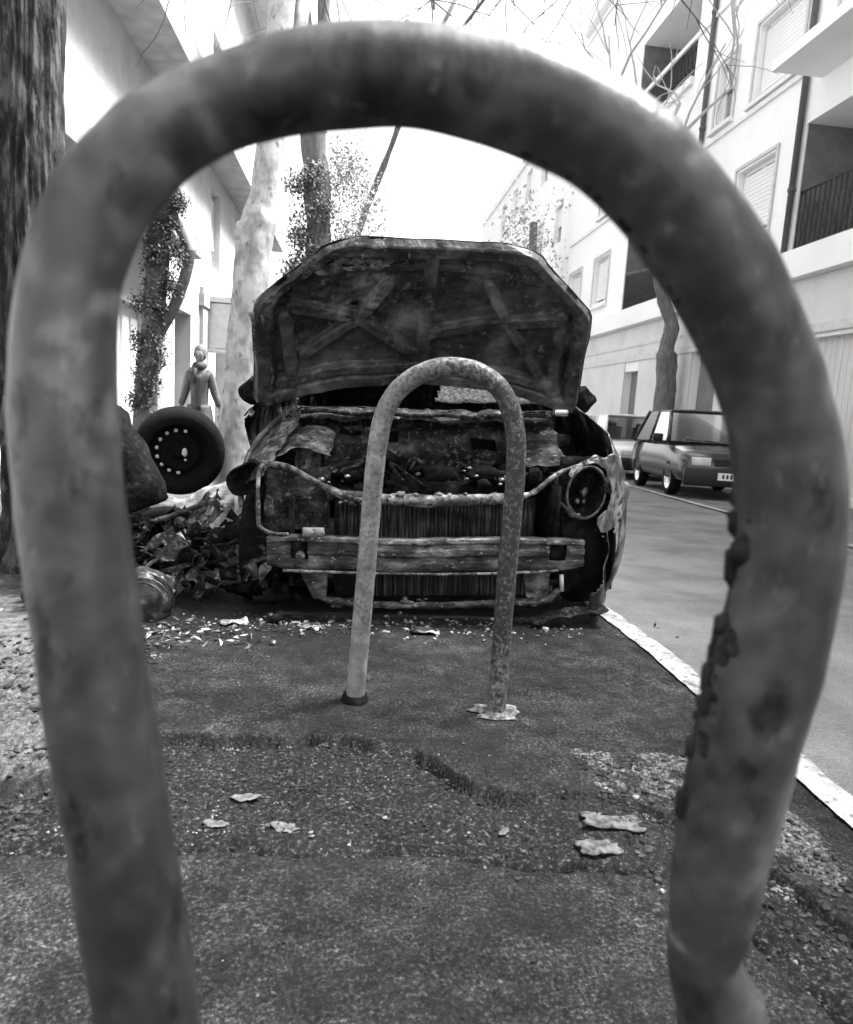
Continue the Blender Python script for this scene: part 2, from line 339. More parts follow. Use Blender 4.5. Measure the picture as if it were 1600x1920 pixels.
def tensor(name, xs, ys, m, dz=0., fields=True):
    X, Y = np.meshgrid(xs, ys); nx, ny = len(xs), len(ys)
    if fields: z, a, b, c, so_ = ground_fields(X, Y)
    else: z = slope(Y) + .012 * nf(X, Y, 1.2, 3)
    z = z + dz
    me = bpy.data.meshes.new(name); co = np.stack([X, Y, z], -1).reshape(-1, 3)
    i = (np.arange(ny - 1)[:, None] * nx + np.arange(nx - 1)[None]).ravel()
    q = np.stack([i, i + 1, i + nx + 1, i + nx], 1)
    me.vertices.add(len(co)); me.vertices.foreach_set('co', co.ravel())
    me.loops.add(q.size); me.loops.foreach_set('vertex_index', q.ravel()); me.polygons.add(len(q))
    me.polygons.foreach_set('loop_start', np.arange(0, q.size, 4)); me.update(); me.validate()
    if fields:
        at = me.color_attributes.new('mask', 'FLOAT_COLOR', 'POINT')
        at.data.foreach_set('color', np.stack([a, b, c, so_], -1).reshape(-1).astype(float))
    me.materials.append(m); me.polygons.foreach_set('use_smooth', [True] * len(me.polygons))
    o = bpy.data.objects.new(name, me); COL.objects.link(o); return o
xs = np.concatenate([[-60, -30, -15, -8, -5, -3.5], np.arange(-2.6, -1.0, .03), np.arange(-1.0, 1.155, .0065), [1.16]])
ys = np.concatenate([[-30, -10, -3, -1, 0, .3], np.arange(.5, 2.0, .0065), np.arange(2.0, 3.2, .012), np.arange(3.2, 8, .15), np.arange(8, 30, 1.), [36, 40, 44, 50, 60, 100, 200, 590]])
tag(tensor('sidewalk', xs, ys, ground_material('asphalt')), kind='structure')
xr = np.concatenate([[1.16], np.arange(1.3, 7.3, .3), [7.4, 12, 30, 60]])
yr = np.concatenate([[-30, -10, -3, -1, 0], np.arange(.4, 6, .15), np.arange(6, 30, 1.), [36, 40, 44, 50, 60, 100, 200, 590]])
tag(tensor('road', xr, yr, ground_material('road'), -.002, False), kind='structure')

# painted line at the near edge of the road, worn ragged
mline = mat('line_paint', [(.34, .2), (.5, .36), (.66, .46)], 10, 9, .8, 0, .4, 120, second=[(24, .55, .62, .12), (90, .6, .66, .1)])
def strip(name, x0, x1, y0, y1, dy, dz, m, wob=.006, s=0):
    mb = MB(); n = int((y1 - y0) / dy)
    def fn(u, v):
        y = y0 + (y1 - y0) * v; xa = x0 + wob * noise.noise((s, y * 9, 0)) * 2 + wob * noise.noise((s, y * 40, 3)); xb = x1 + wob * noise.noise((s + 5, y * 9, 0)) * 2 + wob * noise.noise((s, y * 45, 7))
        x = xa + (xb - xa) * u
        return (x, y, float(slope(np.array(y))) + .012 * float(nf(np.array([x]), np.array([y]), 1.2 if dz < .02 and name != 'road_line' else 1.6, 3)[0]) + dz)
    mb.grid(fn, 4, n); o = mb.build(name, m); tag(o, kind='structure'); return o
strip('road_line', 1.13, 1.222, -2, 22, .03, .007, mline)
o = strip('parking_line', -.05, .05, 2, 26, .1, .012, mline, .004, 4)
for v in o.data.vertices: v.co.x += 4.52 + .105 * (v.co.y - 7.8)
# raised pavement in front of the buildings on the right, with its kerb
mb = MB(); mb.grid(lambda u, v: (7.32 + .6 * u, -4 + 48 * v, -.033 * max(-4 + 48 * v - 2.5, 0) + .12), 3, 70)
mb.grid(lambda u, v: (7.32, -4 + 48 * v, -.033 * max(-4 + 48 * v - 2.5, 0) + .12 * u - .03 * (1 - u)), 1, 70)
tag(mb.build('pavement', M['stone_pale'], solid=0), kind='structure')

# loose grit: uncountable
def stones(name, n, fn, m, lab, cat):
    mb = MB(); ico = MB(); ico.lump((0, 0, 0), 1, sub=1, rough=0); base = ico.v; bf = ico.f
    rr = random.Random(5)
    for k in range(n):
        x, y, r = fn(rr)
        z = gz_fast(x, y); q = [Vector(v) for v in base]
        sx, sy, sz = rr.uniform(.6, 1.4), rr.uniform(.6, 1.4), rr.uniform(.35, .9); a = rr.uniform(0, 6.3); ca, sa = math.cos(a), math.sin(a)
        vv = []
        for v in q:
            j = rr.uniform(.75, 1.2); px, py, pz = v.x * sx * r * j, v.y * sy * r * j, v.z * sz * r * j
            vv.append((x + px * ca - py * sa, y + px * sa + py * ca, z + pz + r * .25))
        mb.add(vv, bf)
    return tag(mb.build(name, m, smooth=False), lab, cat, kind='stuff')
GX = np.arange(-1.6, 1.3, .02); GY = np.arange(.6, 3.4, .02); _A, _B = np.meshgrid(GX, GY)
GZ = ground_fields(_A, _B)[0]
def gz_fast(x, y):
    i = min(max(int((x + 1.6) / .02), 0), len(GX) - 1); j = min(max(int((y - .6) / .02), 0), len(GY) - 1)
    return float(GZ[j, i])
def f_trench(rr):
    while 1:
        x = rr.uniform(-.75, .95); y = rr.uniform(.85, 1.75)
        if inside(np.array([x]), np.array([y]), UP + LO[::-1])[0] or rr.random() < .06: return x, y, abs(rr.gauss(0, .0017)) + .0009
stones('grit', 4200, f_trench, M['stone_bits'], 'loose grit and crumbs of asphalt filling the broken strip of ground', 'grit')
def f_rub(rr):
    if rr.random() < .5: return rr.uniform(-1.3, -.6), rr.uniform(1.3, 2.4), abs(rr.gauss(0, .005)) + .002
    return rr.uniform(.6, 1.02), rr.uniform(1.0, 1.64), abs(rr.gauss(0, .003)) + .0015
stones('gravel', 2600, f_rub, M['stone_bits'], 'scattered gravel and rubble at the edges of the asphalt', 'gravel')
def f_deb(rr):
    return rr.gauss(.1, .5), 2.69 + rr.gauss(0, .07), abs(rr.gauss(0, .005)) + .002
stones('debris', 700, f_deb, M['shards'], 'charred crumbs and pale broken bits strewn under the burnt car nose', 'debris')
def f_sp(rr):
    return rr.uniform(-1., 1.1), rr.uniform(.7, 2.6), abs(rr.gauss(0, .0013)) + .0007
stones('crumbs', 1500, f_sp, M['stone_bits'], 'tiny pale crumbs scattered thinly over the dark asphalt', 'crumbs')

# ------------------------------------------------------------------ foreground rack
R1 = [(-0.1065, 0.5105, 0.0289), (-0.1161, 0.5798, 0.0288), (-0.1244, 0.6454, 0.0288), (-0.133, 0.7076, 0.028), (-0.1396, 0.7666, 0.0276), (-0.1453, 0.8227, 0.0266), (-0.1467, 0.8632, 0.0259), (-0.1453, 0.8974, 0.0252), (-0.1405, 0.9283, 0.0239), (-0.1294, 0.9566, 0.0228), (-0.1131, 0.9789, 0.0221), (-0.0981, 0.9936, 0.0218), (-0.0757, 1.0071, 0.0218), (-0.0455, 1.0192, 0.0224), (-0.0175, 1.0261, 0.0233), (0.011, 1.0304, 0.0239), (0.0402, 1.0309, 0.0249), (0.0674, 1.028, 0.0258), (0.0954, 1.0212, 0.0267), (0.1187, 1.012, 0.0274), (0.14, 0.9992, 0.028), (0.1625, 0.9801, 0.0284), (0.1829, 0.9588, 0.0288), (0.201, 0.9353, 0.0288), (0.2205, 0.9054, 0.0289), (0.2353, 0.8741, 0.0293), (0.2454, 0.8416, 0.0302), (0.2505, 0.811, 0.0308), (0.2514, 0.773, 0.0308), (0.2476, 0.7338, 0.0307), (0.2419, 0.6969, 0.0303), (0.2387, 0.6626, 0.0301), (0.2354, 0.6276, 0.0295), (0.2341, 0.5916, 0.028), (0.2326, 0.5622, 0.0251), (0.2316, 0.5417, 0.0224), (0.239, 0.5168, 0.0245), (0.2508, 0.4893, 0.0294)]
P = [(-.07, .0, .029), (-.083, .25, .029)] + R1 + [(.255, .42, .03), (.26, .2, .029), (.262, 0, .029)]
pts = smoothpath([(x, .37, z) for x, z, r in P], 10); rads = []
for i in range(len(P) - 1):
    for j in range(10): rads.append(.965 * (P[i][2] + (P[i + 1][2] - P[i][2]) * j / 10))
rads.append(.965 * P[-1][2])
mb = MB(); rk = empty('bike_rack', (.09, .37, 0))
mb.tube([p - Vector((.09, .37, 0)) for p in pts], rads, 72, rough=.06, rs=16)
hoop = mb.build('hoop', M['rack_front'], rk)
BL = [(-0.1223, 0.9108, 0.0075, 1), (-0.1379, 0.8905, 0.0102, 1), (-0.1441, 0.878, 0.0081, 0.8), (-0.0938, 0.9737, 0.0059, 1), (-0.0728, 0.9915, 0.0086, 0.9), (-0.0587, 0.9947, 0.0048, 0.7), (-0.0305, 1.0103, 0.0108, -0.8), (-0.0184, 1.007, 0.0075, 0.6), (-0.0845, 0.9832, 0.0162, -0.6), (-0.1055, 0.9451, 0.0148, 0.45), (-0.066, 1.0067, 0.0102, -0.5), (0.1937, 0.7315, 0.0059, 1), (0.1981, 0.7575, 0.0081, -0.8), (0.2006, 0.8755, 0.007, 0.4), (0.2079, 0.5546, 0.0043, 1), (0.2461, 0.7025, 0.0108, 0.8), (0.0582, 1.011, 0.0162, 0.25), (-0.132, 0.7324, 0.0162, -0.3), (-0.1114, 0.7606, 0.0108, 0.25), (-0.1233, 0.8265, 0.0135, 0.3), (0.2075, 0.7787, 0.0162, -0.9), (0.2004, 0.7146, 0.0121, -0.9), (0.2144, 0.523, 0.0162, -0.8), (-0.0516, 0.9969, 0.0108, -0.5), (-0.0109, 1.0009, 0.0108, -0.4), (0.2429, 0.6101, 0.0108, 0.4), (0.2212, 0.936, 0.0081, 0.6), (0.1756, 0.9784, 0.0059, 0.7), (0.1542, 0.9963, 0.0043, 0.6)]
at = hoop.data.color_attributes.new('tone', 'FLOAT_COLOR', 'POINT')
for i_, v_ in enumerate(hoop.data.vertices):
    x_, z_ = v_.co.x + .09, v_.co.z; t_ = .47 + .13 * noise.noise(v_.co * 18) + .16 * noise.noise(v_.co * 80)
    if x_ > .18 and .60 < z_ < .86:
        t_ -= .34 * max(0, min(1, (math.sin(1.2) * (.232 - x_) / .03 + .5 * noise.noise(v_.co * 60)))) * min(1, (z_ - .6) / .04, (.86 - z_) / .04)  # inner side of right leg: peeling paint, and its shade painted dark
    if v_.co.y < .012:
        for bx_, bz_, br_, ba_ in BL:
            d_ = math.hypot(x_ - bx_, z_ - bz_) / br_ + .7 * noise.noise(v_.co * 110) + .3 * noise.noise(v_.co * 300)
            t_ += ba_ * .3 * max(0, min(1, 1.1 - d_))
    t_ = max(.05, min(1, t_)); at.data[i_].color = (t_, t_, t_, 1)
# flakes and blisters of old paint on the inner side of the right leg
mb = MB(); rr = random.Random(9)
for i, p in enumerate(pts):
    u = p - Vector((.09, .37, 0))
    if u.x > .05 and .6 < p.z < .83:
        for q in range(2):
            if rr.random() < .95 * max(0, min(1, (u.z - .62) / .1)) * (noise.noise((0, 0, u.z * 28)) > -.15):
                a = rr.uniform(-.7, .28); d = Vector((-math.cos(a), -math.sin(a) * .9, 0))
                mb.lump(u + d * rads[i] * .965 + Vector((0, 0, rr.uniform(-.005, .005))), rr.choice((.0016, .0025, .004, .006)), (1, 1, rr.uniform(.6, 2.4)), .5, 2, 1, rr.random() * 50)
    if p.x < -.03 and p.z > .95:
        for q in range(0):
            d = Vector((rr.uniform(-1, -.2), rr.uniform(-1, .2), rr.uniform(-.2, 1))).normalized(); mb.lump(u + d * rads[i] * .985, rr.uniform(.001, .003), (1.8, 1, 1.3), .5, 2, 1, rr.random() * 50)
    if p.z > .93 and u.x > .0 and rr.random() < .15:
        mb.lump(u + Vector((-.55, -.1, -.8)).normalized() * rads[i], rr.uniform(.0012, .0026), (2, 1, 1), .4, 2, 1, rr.random() * 50)
tag(mb.build('paint_blisters', M['crust'], rk), 'ragged dark crust', kind='stuff')
for x in (-.16, .172):
    mb = MB(); mb.lathe([(.03, .03), (.05, .026), (.055, .004), (.075, .0), (.08, -.02)], (x, 0, .0), 'Z', 28); mb.build('base_collar', M['rust'], rk)
tag(rk, 'thick worn grey tubular hoop rack close up, framing the whole view', 'bike rack')

# second rack
R2 = [(.029, 1.964, -.02), (.034, 1.963, .12), (.04, 1.961, .267), (.046, 1.96, .411), (.05, 1.96, .552), (.056, 1.958, .69), (.067, 1.957, .81), (.093, 1.952, .889), (.142, 1.942, .944), (.2, 1.93, .975), (.262, 1.919, .984), (.325, 1.907, .973), (.382, 1.895, .935), (.42, 1.888, .872), (.438, 1.885, .79), (.444, 1.885, .686), (.443, 1.885, .581), (.441, 1.885, .443), (.441, 1.885, .302), (.441, 1.885, .159), (.441, 1.885, -.02)]
rk2 = empty('bike_rack', (.235, 1.925, 0)); mb = MB()
mb.tube([p - Vector((.235, 1.925, 0)) for p in smoothpath(R2, 8)], .0275, 24, rough=.04, rs=22); mb.build('hoop', M['rack_far'], rk2).data.transform(Matrix.Identity(4))
m = M['rack_far']  # object coordinates there run from the rack's middle
mb = MB(); mb.lathe([(.0, .02), (.036, .018), (.042, 0), (.044, -.02)], (-.206, .039, 0), 'Z', 24); tag(mb.build('base_collar', M['charred'], rk2), 'black rusted collar')
mb = MB()
def fn(u, v):
    a = 2 * math.pi * u; r = .065 * v * (1 + .6 * noise.noise((math.cos(a) * 2, math.sin(a) * 2, 1)))
    return (.206 + r * math.cos(a) * 1.1, -.04 + r * math.sin(a) * .8, .014 * (1 - v ** 2) + .003 + .004 * noise.noise((r * 90, a * 3, 0)))
mb.grid(fn, 28, 8); tag(mb.build('concrete_patch', mat('old_mortar', [(.35, .03), (.5, .09), (.68, .3)], 50, 8, .9, 0, .6, 90), rk2), 'pale ring of mortar')
tag(rk2, 'thin speckled grey hoop rack standing in front of the burnt car', 'bike rack')

# ------------------------------------------------------------------ burnt car  (x right in the picture, y towards its tail)
car = empty('burnt_car', (.36, 2.75, 0), (0, -R(2), 0))
tag(car, 'burnt-out hatchback with its bonnet up and its front end stripped bare', 'car')
def rg(p, a, s=14):  # crumple
    p = Vector(p); return p + Vector((noise.noise(p * s), noise.noise(p * s + Vector((9, 0, 0))), noise.noise(p * s + Vector((0, 9, 0))))) * a
FOOT = [(.52, .0), (.63, .01), (.73, .04), (.795, .11), (.835, .22), (.85, .35), (.85, .6), (.85, 1.), (.845, 2.), (.795, 2.9), (.76, 3.3), (.68, 3.52), (.4, 3.6), (0, 3.62)]
FP = smoothpath([(x, y, 0) for x, y in FOOT], 8)
def seglen(P):
    L = [0]
    for a, b in zip(P[:-1], P[1:]): L.append(L[-1] + (b - a).length)
    return L
FL = seglen(FP)
def foot(s):
    s = s * FL[-1]
    for i in range(len(FP) - 1):
        if FL[i + 1] >= s:
            t = (s - FL[i]) / (FL[i + 1] - FL[i] + 1e-9); return FP[i].lerp(FP[i + 1], t)
    return FP[-1]
TOPZ = [(0, .50), (.05, .60), (.12, .69), (.3, .775), (.6, .85), (.8, .89), (1.0, .92), (2.9, .97), (3.62, 1.0)]
def interp(T, y):
    for (a, b), (c, d) in zip(T[:-1], T[1:]):
        if y <= c: return b + (d - b) * (y - a) / (c - a) if y > a else b
    return T[-1][1]
WHEEL_Y = (.45, 2.87); WR = .28
def side(sgn):
    mb = MB()
    def fn(u, v):
        p = foot(u); zt = interp(TOPZ, p.y); zb = .14 if p.y > .3 else .10
        z = zb + (zt - zb) * v
        inn = .05 * max(0, (v - .75) / .25) ** 2 + .025 * max(0, (.3 - v) / .3) ** 2
        inn -= .028 * math.sin(math.pi * min(1, max(0, (z - .1) / .62))) if p.y < .9 and sgn > 0 else 0
        n = Vector((-1, .25 if p.y < .3 else 0, 0))
        q = Vector((p.x, p.y, z)) + n * inn
        q = rg(q, .006, 6); q = rg(q, .0025, 33)
        if sgn < 0 and q.y < .75: q = rg(q, .05, 7)
        return (sgn * q.x, q.y, q.z)
    def skip(u, v):
        p = foot(u); zt = interp(TOPZ, p.y); zb = .14 if p.y > .3 else .10; z = zb + (zt - zb) * v
        for wy in WHEEL_Y:
            if math.hypot(p.y - wy, z - .27) < .315: return True
        if sgn > 0:
            if p.x < .75 and p.y < .1 and z < .44 - .1 * (p.x - .6): return True
            if math.hypot((p.x - .625) * 1.05, (z - .55) * .8) < .098 and p.y < .2: return True
        else:
            if p.y < .62 + .1 * noise.noise((z * 12, 0, 0)) and z < .80 - .0 * p.y: return True
            if p.y < .30: return True
        return False
    mb.grid(fn, 260, 26, skip)
    return mb.build('side_panel', M['body'], car, solid=.006)
tag(side(1), 'scorched wing and side, bright where the paint burnt off'); tag(side(-1), 'side panel with the front wing torn away')
# torn wing remnant sagging on the left of the picture
mb = MB()
def fn(u, v):
    a = Vector((-.66, .62, .86)).lerp(Vector((-.80, .35, .50)), v); b = Vector((-.56, .5, .86)).lerp(Vector((-.70, .06, .60)), v)
    p = a.lerp(b, u); p.x -= .05 * math.sin(v * 2.6) * (1 - u); p.y -= .05 * math.sin(u * 3)
    return rg(rg(p, .03, 8), .012, 28)
mb.grid(fn, 22, 30, lambda u, v: noise.noise((u * 4, v * 5, 2)) > .42); tag(mb.build('wing_remnant', M['ash'], car, solid=.004), 'ashen crumpled remains of the wing')
mb = MB()
mb.tube(smoothpath([(-.62, .6, .87), (-.73, .42, .76), (-.79, .3, .66), (-.815, .22, .55), (-.81, .2, .44)], 6), [.016, .013, .012, .014, .01] * 5 + [.01] * 0 or .012, 8, .5, 30) if False else mb.tube(smoothpath([(-.62, .6, .87), (-.73, .42, .76), (-.79, .3, .66), (-.815, .22, .55), (-.81, .2, .44)], 6), .012, 8, .4, 30)
mb.build('wing_edge', M['brightmetal'], car)
# floor, bulkhead and dark inner wheel wells
mb = MB(); mb.b2((-.7, .75, .16), (.7, 3.4, .19)); mb.b2((-.60, .05, .14), (-.585, .75, .5)); mb.b2((.53, .14, .14), (.545, .75, .55)); mb.b2((-.6, .12, .12), (.55, .75, .14))
mb.grid(lambda u, v: rg((.545 + .02 + .2 * u, .76 - .0 * u, .15 + .6 * v), .01), 6, 8)
mb.grid(lambda u, v: rg((.56 + .2 * u, .45 - .3 * math.cos(v * 3.14), .27 + .31 * math.sin(v * 3.14)), .006), 5, 20)
mb.grid(lambda u, v: rg((-.56 - .2 * u, .45 - .3 * math.cos(v * 2.2 + .9), .27 + .31 * math.sin(v * 2.2 + .9)), .01), 5, 20)
mb.grid(lambda u, v: rg((.54 + .28 * u, .17 + .03 * u, .08 + .60 * v), .012), 10, 16); mb.build('underbody', M['charred'], car, solid=.004)
mb = MB()
def bh(u, v):
    x = -.68 + 1.36 * u; z = .4 + .46 * v
    y = .70 + .03 * math.sin(v * 9) + (.05 if v > .8 else 0)
    return rg((x, y, z), .014, 12)
holes = [(-.54, .745, .035, .03), (-.37, .75, .055, .022), (.3, .7, .06, .03), (-.15, .72, .03, .03)]
def bs(u, v):
    x = -.68 + 1.36 * u; z = .4 + .46 * v
    return any(abs(x - a) < w_ and abs(z - b) < h_ for a, b, w_, h_ in holes)
mb.grid(bh, 110, 38, bs); mb.build('bulkhead', M['ash' if 0 else 'soot'], car, solid=.005)
mb = MB(); mb.tube([(x / 10, .66 + .01 * noise.noise((x, 0, 0)), .845 - .01 * math.cos(x / 5) + .02 * noise.noise((x * .7, 3, 0))) for x in range(-6, 7)], .010, 8, .5, 30)
mb.grid(lambda u, v: rg(rg((-.66 + 1.3 * u, .65 + .13 * v, .805 + .045 * v + .02 * math.sin(v * 3.1)), .025, 9), .01, 30), 80, 10)
tag(mb.build('cowl', M['soot'], car, solid=.004), 'twisted scuttle panel')
mb = MB(); mb.b2((-.62, 2.3, .3), (.62, 2.4, 1.22)); mb.build('rear_seat', M['charred'], car)
mb = MB(); mb.b2((-.66, .8, .3), (.66, .82, .82)); mb.build('inner_wall', M['charred'], car)
# cabin: dash, seat frames, steering wheel
mb = MB(); mb.tube([(-.6, 1.05, .8), (-.2, 1.03, .82), (.2, 1.04, .8), (.6, 1.05, .8)], .05, 10, .4, 8)
mb.build('dashboard_bar', M['charred'], car)
for sx in (-.35, .35):
    mb = MB(); mb.tube(smoothpath([(sx - .2, 1.75, .35), (sx - .2, 1.95, .9), (sx - .12, 1.98, 1.05), (sx + .12, 1.98, 1.05), (sx + .2, 1.95, .9), (sx + .2, 1.75, .35)], 5), .018, 8)
    for k in range(7): mb.tube([(sx - .2, 1.8 + .02 * k, .45 + .07 * k), (sx + .2, 1.8 + .02 * k, .45 + .07 * k)], .005, 6)
    mb.build('seat_frame', M['charred'], car)
# greenhouse
for s in (-1, 1):
    for pth, rd_ in ((smoothpath([(s * .71, .84, .88), (s * .66, 1.15, 1.13), (s * .58, 1.48, 1.34)], 5), .032), ([(s * .70, 2.0, .93), (s * .57, 2.05, 1.37)], .035), (smoothpath([(s * .70, 3.3, .97), (s * .66, 3.15, 1.15), (s * .56, 2.95, 1.37)], 4), .06)):
        mb = MB(); mb.tube(pth, rd_, 8, .2, 10); mb.build('pillar', M['soot'], car)
mb = MB(); mb.grid(lambda u, v: rg(((2 * u - 1) * (.58 - .02 * v), 1.45 + 1.5 * v, 1.34 + .075 * (1 - (2 * u - 1) ** 2) + .04 * math.sin(v * 3.1)), .012, 6), 24, 24); mb.build('roof', M['body'], car, solid=.008)
mb = MB(); mb.grid(lambda u, v: rg(((2 * u - 1) * .72, 3.5 + .10 * math.sin(v * 2) - .5 * max(0, v - .65), .2 + 1.17 * v), .01), 16, 20); mb.build('tailgate', M['body'], car, solid=.01)
for s in (-1, 1):
    mb = MB(); mb.grid(lambda u, v: rg((s * (.70 - .13 * v), 1.3 + 1.6 * u, .93 + .42 * v), .012, 9), 20, 10, lambda u, v: v > 1.1 + u * 0 or (u < .25 and v > .2 + u * 2.6)); mb.build('side_window', M['soot'], car, solid=.004)
# crazed leftovers of the windscreen
mb = MB()
def gl(u, v):
    x = -.02 + .72 * u; return (x, .86 + .62 * v, .90 + .45 * v + .01 * noise.noise((x * 9, v * 7, 0)))
mb.grid(gl, 40, 24, lambda u, v: (v > .26 + .25 * u + .3 * noise.noise((u * 5, v * 3, 4))) or (u < .12 + v * .35)); tag(mb.build('windscreen', M['glass_frost'], car, solid=.004), 'last shard of crazed glass')

# bonnet, raised: hinge at y .66, front edge towards the camera
hood = empty('bonnet', (-.03, .70, .885), (R(3.5), 0, 0)); hood.parent = car
HW = [(0, .79), (.04, .795), (.5, .755), (.62, .735), (.66, .715), (.80, .568), (.90, .478), (.95, .44), (.98, .375), (1., .29)]
RIBS = [((0, .16), (0, .95)), ((0, .17), (-.30, .48)), ((-.30, .48), (-.58, .60)), ((-.30, .48), (-.18, .72)), ((-.30, .48), (-.54, .28)), ((.62, .10), (.36, .50)), ((.36, .50), (.26, .74)), ((.36, .50), (.56, .56)), ((.36, .5), (0, .36)), ((-.66, .12), (.66, .12)), ((-.6, .10), (-.62, .55)), ((.64, .1), (.6, .6))]
def hrel(x, v):
    # height of the inner skin above the outer one, in metres
    wv = interp(HW, v); e = min(wv - abs(x), (1 - v) * .85, v * .85 + .02)
    h = .042 if e < .075 else .042 - .036 * min(1, (e - .075) / .02)
    if e < .018: h = .03 * e / .018
    if abs(v - .83 + .05 * (x / .5) ** 2) < .02 : h = max(h, .02)
    d = 9
    for (a, b), (c, d2) in RIBS:
        ax, ay, bx, by = a, b * .85, c, d2 * .85; dx, dy = bx - ax, by - ay
        t = max(0, min(1, ((x - ax) * dx + (v * .85 - ay) * dy) / (dx * dx + dy * dy)))
        d = min(d, math.hypot(x - ax - t * dx, v * .85 - ay - t * dy))
    if d < .034 and e > .02: h = max(h, .040 - .034 * max(0, min(1, (d - .024) / .010)))
    if x < -.2 and v > .55: h += .022 * noise.noise((x * 11, v * 9, 3)) + .01 * noise.noise((x * 30, v * 28, 3))
    return h
TILT = R(50)
def hpt(x, v, h):
    v0 = .15 * max(0, 1 - (x / .72) ** 2); l = (v0 + (1 - v0) * v) * .85; crown = .05 * (1 - (x / .8) ** 2) + .05 * math.sin(v * 3.1) * .5
    y = -l * math.cos(TILT); z = l * math.sin(TILT)
    nrm = Vector((0, -math.sin(TILT), -math.cos(TILT)))   # pointing down/forward: the inner face
    p = Vector((x, y, z)) - nrm * crown + nrm * h
    return p
mb = MB()
def hf(u, v):
    wv = interp(HW, v); x = (2 * u - 1) * wv; p = hpt(x, v, hrel(x, v))
    return rg(rg(p, .008, 5), .0035, 26)
mb.grid(hf, 300, 180); mb.build('inner_skin', M['hood'], hood)
mb = MB(); mb.grid(lambda u, v: rg(hpt((2 * u - 1) * (interp(HW, v) + .006), v, -.006), .010, 5), 60, 50); mb.build('outer_skin', M['body'], hood, solid=.003)
mb = MB()  # ash-covered, buckled patch along the upper left edge
def ap(u, v):
    x = -.52 + .42 * u; vv = .80 + .10 * v + .06 * u; p = hpt(x, min(vv, .98), .036)
    return rg(rg(p, .02, 16), .01, 40)
mb.grid(ap, 40, 14, lambda u, v: noise.noise((u * 6, v * 3, 0)) > .28); tag(mb.build('ash_crust', M['ash'], hood), 'pale flaking crust')
mb = MB()
for k in range(2):
    x = -.745 + .045 * k; mb.tube([rg(hpt(x + .004 * math.sin(v * 3 + k), v / 10, .032), .012, 9) for v in range(0, 7)], .012, 6, .5, 40)
mb.tube(smoothpath([(-.66, -.02, .06), (-.68, .0, -.04), (-.63, .03, -.14)], 5), .012, 8, .3, 30)
mb.tube(smoothpath([(-.60, -.0, .02), (-.61, .0, -.06), (-.57, .03, -.15)], 5), .016, 8, .3, 30)
mb.build('hinge_arm', M['rust'], hood)
mb = MB(); mb.box((.71, -.03, -.02), (.07, .05, .035)); mb.build('hinge_bracket', M['chrome'], hood, bevel=.006)

# nose: beams, panel, radiator
mb = MB()
CM = [(-.71, .08, .64), (-.60, .05, .625), (-.50, .03, .575), (-.42, .02, .535), (-.34, .01, .515), (-.15, .0, .505), (0, -.005, .505), (.2, 0, .51), (.36, .01, .53), (.43, .03, .565), (.5, .05, .615), (.58, .08, .64)]
cp = smoothpath(CM, 7)
mb.tube(cp, [.011 + .014 * max(0, 1 - (abs(p.x + .05) / .42) ** 4) for p in cp], 14, .22, 26, flat=1.)
for k in range(36):
    x = random.uniform(-.42, .3); mb.lump((x, -.005 + random.uniform(-.015, .02), .51 + random.uniform(-.02, .025)), random.uniform(.006, .016), (1.5, 1, .8), .5, 2, 1, k)
tag(mb.build('upper_crossmember', M['ash'], car), 'ash-white slam panel')
mb = MB(); mb.tube(smoothpath([(-.70, .04, .635), (-.715, .02, .60), (-.715, .0, .42), (-.70, -.005, .385), (-.66, 0, .365), (-.60, .01, .36)], 6), .0085, 8, .15, 30)
tag(mb.build('lamp_frame', M['ash'], car), 'bare rod frame of the missing headlight')
mb = MB()
mb.grid(lambda u, v: rg((-.70 + .26 * u, .10 + .05 * u, .36 + .25 * v), .02, 10), 18, 14)
mb.build('lamp_recess', M['soot'], car)
mb = MB()  # empty round socket at the corner
mb.lathe([(.070, .03), (.064, .012), (.058, .016), (.052, .07), (.0, .09)], (-.775, .10, .565), 'Y', 28); mb.v = [tuple(rg((x_, y_, .565 + (z_ - .565) * 1.15), .03, 12)) for x_, y_, z_ in mb.v]; mb.build('lamp_socket', M['charred'], car)
# bumper beam, slightly bowed, with two mounting pockets
mb = MB()
prof = [(-.066, .03), (-.066, -.004), (-.052, -.012), (-.03, -.012), (-.024, -.004), (-.010, -.004), (-.004, -.014), (.022, -.014), (.028, -.005), (.04, -.005), (.046, -.013), (.064, -.010), (.066, .03)]
pk = [(-.555, .034), (.50, .036)]
def bb(u, v):
    x = -.685 + 1.30 * u; i = v * (len(prof) - 1); a = int(min(i, len(prof) - 2)); t = i - a
    z = prof[a][0] * (1 - t) + prof[a + 1][0] * t; y = prof[a][1] * (1 - t) + prof[a + 1][1] * t
    e = 1 - .18 * max(0, (abs(x + .035) - .56) / .09)
    return rg((x, y - .045 + .05 * (x / .6) ** 2, .29 + z * e + .006 * noise.noise((x * 3, 0, 0))), .004, 20)
mb.grid(bb, 160, 48, lambda u, v: any(abs(-.685 + 1.30 * u - a) < h and .3 < v < .78 for a, h in pk))
mb.build('bumper_beam', M['rust'], car, solid=.003)
for a, h in pk:
    mb = MB(); mb.b2((a - h - .01, 0, .235), (a + h + .01, .04, .34)); mb.build('beam_pocket', M['charred'], car)
mb = MB(); mb.lathe([(.0, -.03), (.016, -.03), (.019, -.02), (.02, .0), (.012, .0), (.01, .03)], (-.55, -.005, .28), 'Y', 18); mb.build('towing_eye', M['ash'], car)
mb = MB(); mb.tube([(-.62, -.02, .22), (-.3, -.045, .215), (0, -.055, .213), (.3, -.045, .215), (.5, -.02, .22)], .006, 8, .2, 20); mb.build('beam_lip', M['ash'], car)
mb = MB()
